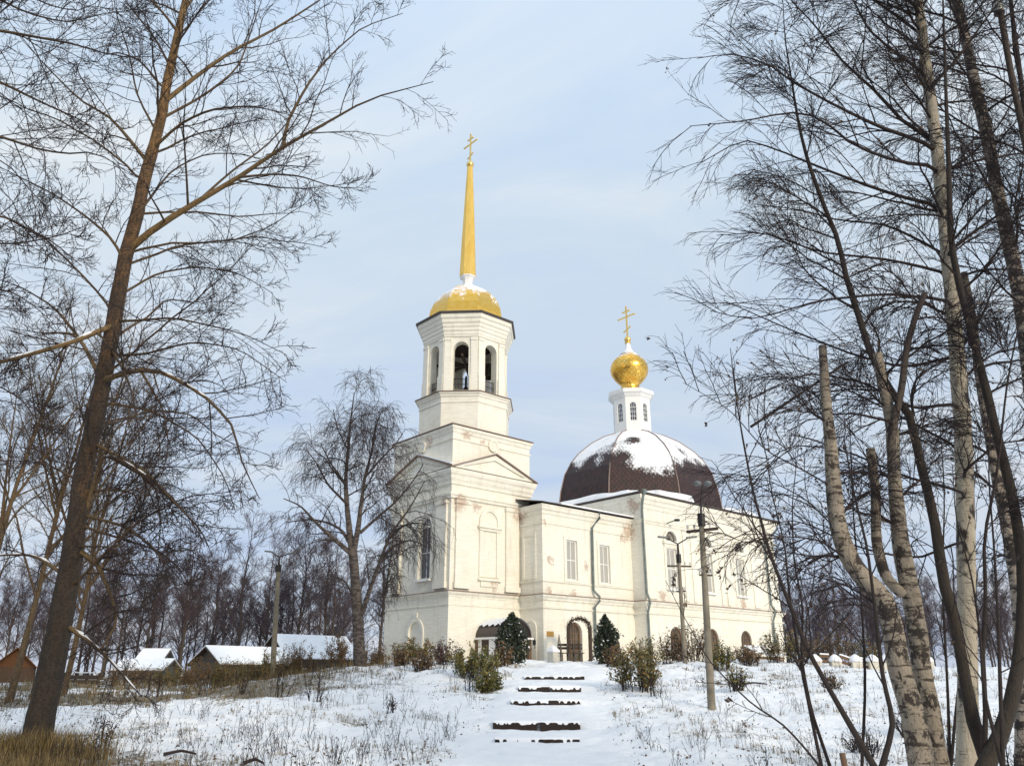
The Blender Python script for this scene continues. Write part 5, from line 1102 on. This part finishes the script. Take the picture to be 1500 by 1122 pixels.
# capped fence on the right
fpx = [1195, 1224, 1254, 1279, 1299, 1358]
q0 = at(1195, 975, 38); f = thing('churchyard_fence', 'low churchyard fence of white brick posts capped with snow', 'fence', (q0[0], q0[1], 0)); lastp = None
for px in fpx:
    q = at(px, 975, 38 if px < 1320 else 37); x = q[0] - q0[0]; y = q[1] - q0[1]; z = Hs(q[0], q[1]); zt = float(at(px, 968, q[1])[2])
    p = MB().box(x - .22, x + .22, y - .22, y + .22, z - .3, zt).build('post', 'plaster', f, .02)
    MB().lathe([(.30, zt - .03), (.31, zt + .03), (.27, zt + .1), (.16, zt + .22), (.05, zt + .29), (.001, zt + .3)], 12, (x, y), pi / 4, True).build('snow_cap', 'snow', p)
    if lastp is not None:
        m = MB(); 
        for zz in (.2, .42): m.bar((lastp[0] + .24, lastp[1], lastp[2] + zz - .05), (x - .24, y, z + zz - .05), .05, .13)
        k = m.build('rail', 'brown_wood', f); MB().bar((lastp[0] + .25, lastp[1], lastp[2] + .46), (x - .25, y, z + .46), .1, .06).build('snow_cover', 'snow', k)
    lastp = (x, y, z)
# ---------- bench, white capped post, arch trellis, obelisk, cold frame
def on_wall(u, v): return Matrix.Rotation(CH_RZ, 4, 'Z') @ Vector((u, v, 0)) + Vector(CH_LOC)
def bench(label, u, v, L, rz=CH_RZ):
    w = on_wall(u, v); z = Hs(w.x, w.y); t = thing('bench', label, 'bench', (w.x, w.y, z), rz)
    s = MB(); 
    for k in range(3): s.box(-L / 2, L / 2, -.2 + .14 * k, -.08 + .14 * k, .42, .46)
    s.build('seat', 'dark_wood', t)
    s = MB(); 
    for zz in (.62, .78): s.box(-L / 2, L / 2, .21, .245, zz, zz + .12)
    s.build('backrest', 'dark_wood', t)
    for x in np.linspace(-L / 2 + .12, L / 2 - .12, 4):
        s = MB(); s.box(x - .03, x + .03, -.19, -.13, -.1, .42); s.box(x - .03, x + .03, .15, .205, -.1, .9); s.build('leg', 'grey_wood', t)
bench('dark slatted bench below the brass plaque', 4.75, -4.0, 1.25, math.radians(10))
w = on_wall(3.85, -3.6); z = Hs(w.x, w.y); t = thing('stone_post', 'short white post with a snow cap beside the dark bench', 'post', (w.x, w.y, z), CH_RZ)
MB().box(-.2, .2, -.2, .2, -.2, .55).build('post_body', 'plaster', t, .02); MB().lathe([(.34, .52), (.35, .58), (.2, .74), (.001, .86)], 4, (0, 0), pi / 4).build('snow_cap', 'snow', t, .03)
def trellis():
    w = on_wall(5.15, -4.2); z = Hs(w.x, w.y); t = thing('garden_arch', 'brown garden arch wound with dry vines before the church door', 'trellis', (w.x, w.y, z), math.radians(8))
    hw_, ht = .56, 1.68
    for y in (-.2, .2):
        for s_ in (-1, 1): MB().box(s_ * hw_ - .045, s_ * hw_ + .045, y - .04, y + .04, -.2, ht).build('post', 'dark_wood', t)
        MB().tube([(hw_ * math.cos(pi * k / 14), y, ht + .5 * math.sin(pi * k / 14)) for k in range(15)], .035, 8).build('hoop', 'dark_wood', t)
    m = MB()
    for k in range(9): a = pi * k / 8; m.bar((hw_ * math.cos(a), -.2, ht + .5 * math.sin(a)), (hw_ * math.cos(a), .2, ht + .5 * math.sin(a)), .03, .03)
    for s_ in (-1, 1):
        for zz in (.4, .8, 1.2): m.bar((s_ * hw_, -.2, zz), (s_ * hw_, .2, zz), .03, .03)
    m.build('rung', 'dark_wood', t)
    rng = np.random.default_rng(5); n = 900; a = rng.uniform(-.15, pi + .15, n); rad_ = rng.normal(0, .07, n)
    c = np.stack([(hw_ + rad_) * np.cos(a), rng.uniform(-.28, .28, n), ht + (.5 + rad_) * np.sin(a) + np.where((a < 0) | (a > pi), -rng.uniform(0, .5, n), 0)], 1)
    leafcloud('vine', c, .035, 'leaf_dead', t, rng)
trellis()
w = on_wall(4.6, -3.3); z = Hs(w.x, w.y); t = thing('plant_obelisk', 'small tan wire obelisk for plants under the plaque', 'plant support', (w.x, w.y, z)); 
s = MB()
for k in range(6): a = k * pi / 3; s.bar((.2 * math.cos(a), .2 * math.sin(a), -.1), (0, 0, 1.35), .022, .022)
s.build('rod', 'brown_wood', t); s = MB()
for zz, r in ((.3, .16), (.7, .1)): s.tube([(r * math.cos(k * pi / 6), r * math.sin(k * pi / 6), zz) for k in range(13)], .01, 5)
s.build('hoop', 'brown_wood', t)
w = on_wall(20.4, -5.4); z = Hs(w.x, w.y); t = thing('cellar_box', 'low plank box with a sloping snow covered lid by the wall', 'cold frame', (w.x, w.y, z), CH_RZ)
s = MB()
for k in range(4): s.box(-1.0, 1.0, -.55, -.51, .0 + .14 * k, .12 + .14 * k); s.box(-1.0, -.96, -.5, .6, .0 + .14 * k, .12 + .14 * k); s.box(.96, 1.0, -.5, .6, .0 + .14 * k, .12 + .14 * k)
s.build('plank_side', 'brown_wood', t); s = MB(); s.add(*slab(-1.05, 1.0, -.6, .58, .9, 1.15, .1)); s.build('snow_lid', 'snow', t, .04)
w = on_wall(5.9, -4.6); z = Hs(w.x, w.y); t = thing('plank_ramp', 'weathered planks leaning beside the garden arch', 'planks', (w.x, w.y, z), CH_RZ + .5)
s = MB(); s.bar((-.6, 0, .02), (.6, .05, .42), .22, .04); s.bar((-.5, .3, .02), (.7, .3, .40), .2, .04); s.build('plank', 'grey_wood', t); s = MB(); s.bar((-.6, 0, .06), (.6, .05, .46), .2, .04); s.build('snow_cover', 'snow', t, .012)
# stake at the bottom of the picture, fallen branch, stones
c = at(1240, 1112, 9); zg = Hs(c[0], c[1]); t = MB().tube([(0, 0, -.2), (.0, 0, (c[2] - zg) * .5), (-.03, .02, c[2] - zg + .06)], [.035, .032, .03], 10, True).build('stake', 'brown_wood'); t.location = (c[0], c[1], zg); tag(t, 'short cut stake sticking up near the lopped birches', 'stake')
for (px, py, Y, L, lab, rz) in ((265, 1094, 16, .6, 'short dead log lying on snow near the big aspen', .1), (372, 1118, 14.6, .35, 'dark stick end on the snow by the bottom edge', .5), (1105, 1008, 28, .8, 'broken bough lying on the slope behind the near pole', .4)):
    c = at(px, py, Y); zg = Hs(c[0], c[1]); V, F, A = tubes(*[q[None] for q in branch([(c[0] - L / 2, c[1], zg + .04), (c[0], c[1] + .05, zg + .10), (c[0] + L / 2, c[1] - L * rz * .4, zg + .05)], .032, .018, 10, cap=True)], 8)
    o = mesh_np('dead_branch', V, F, 'aspen_bark', None, {'rad': A * .2}); tag(o, lab, 'branch')
# ================================================================== SHRUBS
def shrub(name, label, cat, px, Y, h, wd, seed, leafm, nst=26, nleaf=1200, lsize=.045, group=None, py=None, bark='willow_bark', up=.9, snow=.0):
    rng = np.random.default_rng(seed); b = at(px, 1000, Y); x, y = float(b[0]), float(b[1]); z = Hs(x, y); root = thing(name, label, cat, (x, y, z), 0, group)
    a = rng.uniform(0, 2 * pi, nst); r = wd * .32 * np.sqrt(rng.random(nst)); tip = wd * .5 * np.sqrt(rng.random(nst)); hh = h * rng.uniform(.45, 1.0, nst) * (1 - .35 * (tip / (wd * .5)) ** 2)
    P = np.stack([np.stack([(r + (tip - r) * t ** 1.3) * np.cos(a), (r + (tip - r) * t ** 1.3) * np.sin(a), -.1 + (hh + .1) * t], 1) for t in np.linspace(0, 1, 6)], 1)
    P = P + rng.normal(0, .02 * h, P.shape) * np.linspace(0, 1, 6)[None, :, None]; R = np.linspace(.014, .005, 6)[None].repeat(nst, 0) * rng.uniform(.6, 1.3, (nst, 1))
    Q, q = grow(P, R, 7, rng, tmin=.2, ratio=.36, ang=(38, 12), up=.15, wig=.15, K=5, rmul=.7, rmax=.008, rend=.004, lmin=.12)
    Q2, q2 = grow(Q, q, 2, rng, tmin=.3, ratio=.45, ang=(38, 12), up=.1, wig=.15, K=3, rmul=.8, rmax=.005, rend=.003)
    V, F, A = merge([tubes(P, R, 5), tubes(Q, q, 3), tubes(Q2, q2, 3)]); mesh_np('stems', V, F, bark, root, {'rad': A})
    if nleaf:
        pts = np.vstack([Q[:, 1:].reshape(-1, 3), Q2.reshape(-1, 3)]); c = pts[rng.integers(0, len(pts), nleaf)] + rng.normal(0, .05, (nleaf, 3)); c[:, 2] = np.maximum(c[:, 2], .03)
        tint = np.clip(rng.random(nleaf) * .86 + .12 * (vnoise(c[:, 0] * 2, c[:, 2] * 2, seed) - .5), 0, .85); 
        if snow: k = rng.random(nleaf) < snow; tint[k] = .97
        leafcloud('foliage', c, lsize, leafm, root, rng, tint)
    return root
SHR = [
 # hedge of brown shrubs in front of the sheds
 ('hedge_shrub', 'brown twiggy shrub under the hut with dormer', 185, 42, 1.25, 2.6, 'leaf_rust', 1300), ('hedge_shrub', 'olive brown shrub at the hedge end under the shed gable', 250, 43, 1.35, 2.8, 'leaf_olive', 1900), ('hedge_shrub', 'wide rusty hedge shrub below the snowy shed roof', 300, 41, 1.5, 2.9, 'leaf_rust', 2300),
 ('hedge_shrub', 'olive hedge shrub below the middle of the shed roof', 345, 40, 1.5, 2.7, 'leaf_olive', 2300), ('hedge_shrub', 'dense hedge shrub at the foot of the pale lamp pole', 398, 40, 1.5, 2.4, 'leaf_olive', 1900), ('hedge_shrub', 'reddish shrub below the house roof, next to the pale pole', 438, 40, 1.6, 1.7, 'leaf_rust', 1400), ('hedge_shrub', 'rust red shrub by the weeping birch foot, house side', 488, 39, 1.65, 1.4, 'leaf_rust', 1200), ('hedge_shrub', 'low brown shrub before the weeping birch trunk', 540, 37, 1.0, 1.5, 'leaf_rust', 800), 
 ('shrub', 'olive and russet shrub under the blind niche of the tower', 603, 36, 1.1, 2.1, 'leaf_olive', 1600), ('shrub', 'small russet shrub in front of the olive one below the tower', 618, 33, .85, .9, 'leaf_rust', 500), ('shrub', 'plum coloured shrub at the lit tower corner', 652, 36, 1.15, 1.2, 'leaf_plum', 900), ('shrub', 'tiny rust tuft shrub below the tower front', 583, 34.5, .8, .6, 'leaf_rust', 300),
 ('shrub', 'big green and yellow shrub in front of the porch', 698, 31, 1.25, 2.0, 'leaf_green', 2200), ('shrub', 'bright green low shrub leaning over the slope by the steps', 717, 28.6, .72, 1.0, 'leaf_green', 1100), ('shrub', 'dark russet shrub between porch and conifer', 735, 34, 1.0, .9, 'leaf_rust', 800),
 ('shrub', 'dark low shrub at the foot of the taller path side conifer', 900, 35, .95, 1.2, 'leaf_rust', 700), ('shrub', 'large olive shrub beside the top of the steps', 930, 27.5, 1.3, 1.75, 'leaf_olive', 1900), ('shrub', 'pale yellow bush below the corner downpipe', 948, 35, 1.15, 1.5, 'leaf_olive', 900), ('shrub', 'thin brown shrub under the first nave window', 985, 37, 1.45, 1.3, 'leaf_rust', 500), ('shrub', 'sprawling brown shrub beside the farther lamp pole', 1018, 37, 1.7, 1.9, 'leaf_rust', 800),
 ('shrub', 'yellow green shrub behind the near lamp pole', 1058, 34, 1.1, 1.2, 'leaf_green', 700), ('shrub', 'russet shrub below the low plank box', 1098, 36, .9, 1.4, 'leaf_rust', 700), ('shrub', 'olive and brown shrub at the far nave corner', 1150, 38, 1.6, 1.9, 'leaf_olive', 1100), ('shrub', 'brown bush beside the first capped fence post', 1178, 40, 1.5, 1.6, 'leaf_rust', 700), ('shrub', 'russet bush behind the capped fence, near its start', 1225, 43, 1.9, 2.6, 'leaf_rust', 900), ('shrub', 'olive brown bush behind the middle capped posts', 1272, 44, 1.6, 2.4, 'leaf_olive', 800),
 ('shrub', 'low tan bush on the slope below the capped fence', 1218, 28, .55, .7, 'leaf_rust', 160), ('shrub', 'thin yellowish plant halfway down the slope right of the near pole', 1078, 27, .9, .7, 'leaf_green', 160)]
for k, (nm, lab, px, Y, h, wd, lm, nl) in enumerate(SHR):
    shrub(nm, lab, 'shrub', px, Y, h, wd, 300 + k, lm, bark='tan_bark' if nm == 'hedge_shrub' else 'willow_bark', nst=int(16 + wd * 14), nleaf=int(nl * 1.7), lsize=.034 if nm == 'hedge_shrub' else .042, snow=0 if nm == 'hedge_shrub' else .03, group='shrubs round the church' if nm == 'shrub' else 'hedge shrubs before the sheds')
for k, (px, Y, h, lab) in enumerate(((410, 27, 1.35, 'bare upright whip on the slope below the pale lamp pole'), (462, 26, 1.3, 'many stemmed bare sapling on the slope below the birch'), (352, 29, 1.0, 'short bare whip in front of the hedge'), (688, 29, 1.0, 'dry weed stalk near the dark clod on the slope'), (960, 26, .8, 'small dry tuft plant below the olive shrub by the steps'), (575, 24, .55, 'low dry plant on the snow, halfway down the field'), (225, 30, 1.2, 'thin bare sapling before the hedge end'), (160, 17, .7, 'leafy dark little plant beside the big aspen base'))):
    shrub('bare_sapling', lab, 'sapling', px, Y, h, h * .7, 400 + k, 'leaf_dead', nst=7, nleaf=60 if k != 7 else 160, lsize=.026, group='dry saplings on the snowy slope')
for px, Y, h, wd, lab in ((1388, 13.5, 1.0, 1.3, 'tangle of dark bare twigs beyond the foot of the white birch'), (1462, 11.5, .9, 1.1, 'dark bare undergrowth clump beside the bulging willow'), (1330, 20, .8, 1.2, 'low bare thicket on the slope seen behind the lopped birches'), (1250, 18, .45, .9, 'sprawling low bare twigs on snow before the capped fence')):
    shrub('bare_shrub', lab, 'shrub', px, Y, h, wd, 500 + int(px), 'leaf_dead', nst=26, nleaf=90, lsize=.022, group='bare shrubs under the birches')
def conifer(label, px, Y, h, r, seed):
    rng = np.random.default_rng(seed); b = at(px, 1000, Y); x, y = float(b[0]), float(b[1]); z = Hs(x, y); t = thing('conifer', label, 'conifer', (x, y, z), 0, 'dark conifers')
    MB().tube([(0, 0, -.1), (0, 0, h * .95)], [.06, .01], 8).build('trunk', 'dark_wood', t)
    n = 6500; u = rng.random(n) ** .8; zz = h * (.04 + .96 * u); prof = r * np.minimum(1.0, np.minimum(1.9 * (1 - u) ** .8 + .05, .7 + u)); a = rng.uniform(0, 2 * pi, n)
    lob = .45 + .85 * vnoise(a * 2.2, zz * 3.2, seed); rr = prof * lob * rng.random(n) ** .3 * np.where(rng.random(n) < .12, 1.25, 1)
    c = np.stack([rr * np.cos(a), rr * np.sin(a), zz + rng.normal(0, .09, n)], 1); tint = rng.random(n) * .9; tint[(rng.random(n) < .02) & (rr > .6 * prof)] = .97
    leafcloud('foliage', c, .06, 'leaf_thuja', t, rng, tint)
conifer('tall dark conifer standing before the semicircular porch gable', 750, 36.5, 2.0, .66, 1)
conifer('dark conical conifer standing before the second refectory door', 890, 38.0, 2.0, .56, 2)
# ================================================================== GRASS, WEEDS, LEAVES (uncountable)
def stuff(o): o['kind'] = 'stuff'; return o
def grass():
    rng = np.random.default_rng(11); cl = []
    def tufts(n, xf, nb, hh, spread, cond=None):
        x, y = xf(n); 
        if cond is not None: k = cond(x, y); x, y = x[k], y[k]
        z = H(x, y); m = len(x)
        bx_ = np.repeat(x, nb) + rng.normal(0, spread, m * nb); by_ = np.repeat(y, nb) + rng.normal(0, spread, m * nb); bz = np.repeat(z, nb) - .03
        h = hh * rng.uniform(.4, 1.2, m * nb); a = rng.uniform(0, 2 * pi, m * nb); l = rng.uniform(.1, .7, m * nb) * h; w = .0038 + .000 * h
        d = np.stack([np.cos(a), np.sin(a), 0 * a], 1); s = np.stack([-np.sin(a), np.cos(a), 0 * a], 1); b0 = np.stack([bx_, by_, bz], 1)
        wv_ = (w * np.maximum(1, np.hypot(bx_, by_) / 14))[:, None]
        mid = b0 + d * (l * .35)[:, None]; mid[:, 2] += h * .65; tip = b0 + d * l[:, None]; tip[:, 2] += h
        V = np.stack([b0 - s * wv_, b0 + s * wv_, mid + s * wv_ * .8, tip, mid - s * wv_ * .8], 1).reshape(-1, 3); k = np.arange(m * nb)[:, None] * 5
        F = np.vstack([k + np.array([[0, 1, 2, 4]]), k + np.array([[4, 2, 3, 3]])]); 
        F = np.vstack([k + np.array([[0, 1, 2, 4]])]); F3 = k + np.array([[4, 2, 3]])
        cl.append((V, F, F3, np.repeat(rng.random(m * nb), 5)))
    nearx = lambda n: (lambda yy: ((rng.uniform(-.72, -.46, n)) * yy, yy))(12.6 + 6 * rng.random(n) ** 1.6)
    tufts(1250, nearx, 8, .28, .10, lambda x, y: y < 15.0 + .8 * (-x - 7.8) + 1.3 * rng.normal(size=x.shape))
    tufts(260, lambda n: (at(52, 1100, 16)[0] + rng.normal(0, .7, n), 15.6 + rng.normal(0, .4, n)), 10, .5, .09)
    allx = lambda n: (lambda yy: (rng.uniform(-.72, .72, n) * yy, yy))(11 + 26 * rng.random(n) ** 1.3)
    msk = lambda x, y: (fbm(x * .35, y * .35, 50, 3) * 2.2 + .25 + .35 * (x < -4) > .25 + .5 * rng.random(x.shape)) & (np.abs(x - np.interp(y, [0, 19, 31, 36], [0.1, .6, 1.6, 2.2])) > 1.7)
    tufts(9000, allx, 6, .12, .07, msk); tufts(900, allx, 14, .20, .09, msk)
    tufts(500, lambda n: (lambda yy: (rng.uniform(-.72, .0, n) * yy, yy))(30 + 16 * rng.random(n)), 9, .4, .12, lambda x, y: (x < -5))
    V = []; F = []; T = []; o = 0; fs = []
    for v, f, f3, t in cl: V.append(v); T.append(t); F.append(f + o); F.append(np.hstack([f3 + o, f3[:, 2:3] + o])); o += len(v)
    V = np.vstack(V); F = np.vstack(F)
    me = bpy.data.meshes.new('grass'); q = F[:, 2] != F[:, 3]
    lt_ = np.where(q, 4, 3); li = np.concatenate([f[:4] if k else f[:3] for f, k in zip(F, q)]) if False else F[q].ravel(); li = np.r_[li, F[~q][:, :3].ravel()]
    nq = int(q.sum()); nt_ = int((~q).sum())
    me.vertices.add(len(V)); me.vertices.foreach_set('co', V.astype(np.float32).ravel()); me.loops.add(len(li)); me.loops.foreach_set('vertex_index', li.astype(np.int32)); me.polygons.add(nq + nt_)
    me.polygons.foreach_set('loop_start', np.r_[np.arange(nq) * 4, nq * 4 + np.arange(nt_) * 3].astype(np.int32)); a_ = me.attributes.new('tint', 'FLOAT', 'POINT'); a_.data.foreach_set('value', np.concatenate(T).astype(np.float32)); me.update(calc_edges=True)
    ob = bpy.data.objects.new('grass', me); COL.objects.link(ob); me.materials.append(M['grass_tan']); stuff(ob)
grass()
def weeds():
    rng = np.random.default_rng(12); n = 700; y = 12.5 + 24 * rng.random(n) ** 1.2; x = rng.uniform(-.70, .70, n) * y
    k = (np.abs(x - np.interp(y, [0, 19, 31, 36], [0.1, .6, 1.6, 2.2])) > 2.0) & ((x < -1) | (rng.random(n) < .55)); x = x[k]; y = y[k]; n = len(x); z = H(x, y)
    nb = 5; b = np.stack([np.repeat(x, nb) + rng.normal(0, .12, n * nb), np.repeat(y, nb) + rng.normal(0, .12, n * nb), np.repeat(z, nb) - .03], 1); h = rng.uniform(.12, .5, n * nb); d = rng.normal(0, .25, (n * nb, 2))
    P = np.stack([b + np.stack([d[:, 0] * h * t, d[:, 1] * h * t, h * t], 1) for t in np.linspace(0, 1, 4)], 1); R = np.full((n * nb, 4), .0042) * np.linspace(1, .6, 4)
    Q, q = grow(P, R, 4, rng, tmin=.35, ratio=.4, ang=(38, 12), up=.1, wig=.1, K=3, rmul=.9, rmax=.004, rend=.0025)
    V, F, A = merge([tubes(P, R, 3), tubes(Q, q, 3)]); stuff(mesh_np('dry_weeds', V, F, 'willow_bark', None, {'rad': A}))
    m = 8000; yy = 11.5 + 25 * rng.random(m) ** 1.3; xx = rng.uniform(-.72, .72, m) * yy; k = (np.abs(xx - np.interp(yy, [0, 19, 31, 36], [0.1, .6, 1.6, 2.2])) > 1.6) & (fbm(xx * .8, yy * .8, 70, 3) > -.05 + .12 * rng.normal(size=m)); xx = xx[k]; yy = yy[k]
    c = np.stack([xx, yy, H(xx, yy) + .02], 1); stuff(leafcloud('fallen_leaves', c, .030, 'leaf_dead', None, rng))
    # a few dead leaves that still hang on the thicket twigs
weeds()
# ================================================================== LIGHT, SKY, CAMERA
SUN_AZ, SUN_EL = math.radians(146), math.radians(20)      # clockwise from +Y (the view direction)
sd = Vector((math.sin(SUN_AZ) * math.cos(SUN_EL), math.cos(SUN_AZ) * math.cos(SUN_EL), math.sin(SUN_EL)))
L = bpy.data.lights.new('sun', 'SUN'); L.energy = 2.2; L.angle = math.radians(9); L.color = (1, .86, .65); lo = bpy.data.objects.new('sun', L); COL.objects.link(lo)
lo.rotation_euler = (-sd).to_track_quat('-Z', 'Y').to_euler()
W = bpy.data.worlds.new('World'); S.world = W; W.use_nodes = True; nt = W.node_tree; bg = nt.nodes['Background']
sky = nt.nodes.new('ShaderNodeTexSky'); sky.sky_type = 'NISHITA'; sky.sun_disc = False; sky.sun_elevation = SUN_EL; sky.sun_rotation = SUN_AZ; sky.air_density = 1.0; sky.dust_density = 1.5; sky.ozone_density = 1.5
gco = N(nt, 'ShaderNodeTexCoord').outputs['Generated']; z = sepz(nt, gco)[2]
pj = N(nt, 'ShaderNodeVectorMath'); pj.operation = 'DIVIDE'; lk(nt, gco, pj.inputs[0]); cb = N(nt, 'ShaderNodeCombineXYZ'); zz = mth(nt, 'ADD', mth(nt, 'MAXIMUM', z, 0), .25)
for i in range(3): lk(nt, zz, cb.inputs[i])
lk(nt, cb.outputs[0], pj.inputs[1])
cn = noise(nt, mapping(nt, pj.outputs[0], (.8, 1.3, 1)), 1.5, 7, .6, .6)
CS = 10.0      # cloud radiances below are divided by the background strength
cl = ramp(nt, cn, [(.32, (.545 * CS, .67 * CS, .87 * CS)), (.50, (.635 * CS, .74 * CS, .86 * CS)), (.70, (.80 * CS, .845 * CS, .885 * CS))])
vz = ramp(nt, z, [(0, (.43, .42, .45)), (.25, (.48, .475, .48)), (.5, (.52, .52, .51)), (.74, (.48, .52, .57)), (.80, (.6, .6, .6)), (1, (1.0, .93, .82))])  # unseen zenith above the view raised to put more light on the snow
for e_ in vz.node.color_ramp.elements: pass
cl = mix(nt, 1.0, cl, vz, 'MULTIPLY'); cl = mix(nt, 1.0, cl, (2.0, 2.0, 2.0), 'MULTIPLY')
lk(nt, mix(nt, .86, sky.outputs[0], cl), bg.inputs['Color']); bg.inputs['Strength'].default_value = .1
cam = bpy.data.cameras.new('camera'); co = bpy.data.objects.new('camera', cam); COL.objects.link(co); co.location = EYE; co.rotation_euler = (pi / 2 + PITCH, 0, 0)
cam.sensor_width = 36; cam.lens = FPX / 1500 * 36; cam.clip_end = 4000; cam.clip_start = .1; S.camera = co
S.view_settings.view_transform = 'Standard'; S.view_settings.look = 'None'; S.view_settings.exposure = .12; S.view_settings.gamma = 1
S.cycles.max_bounces = 6; S.cycles.use_denoising = True
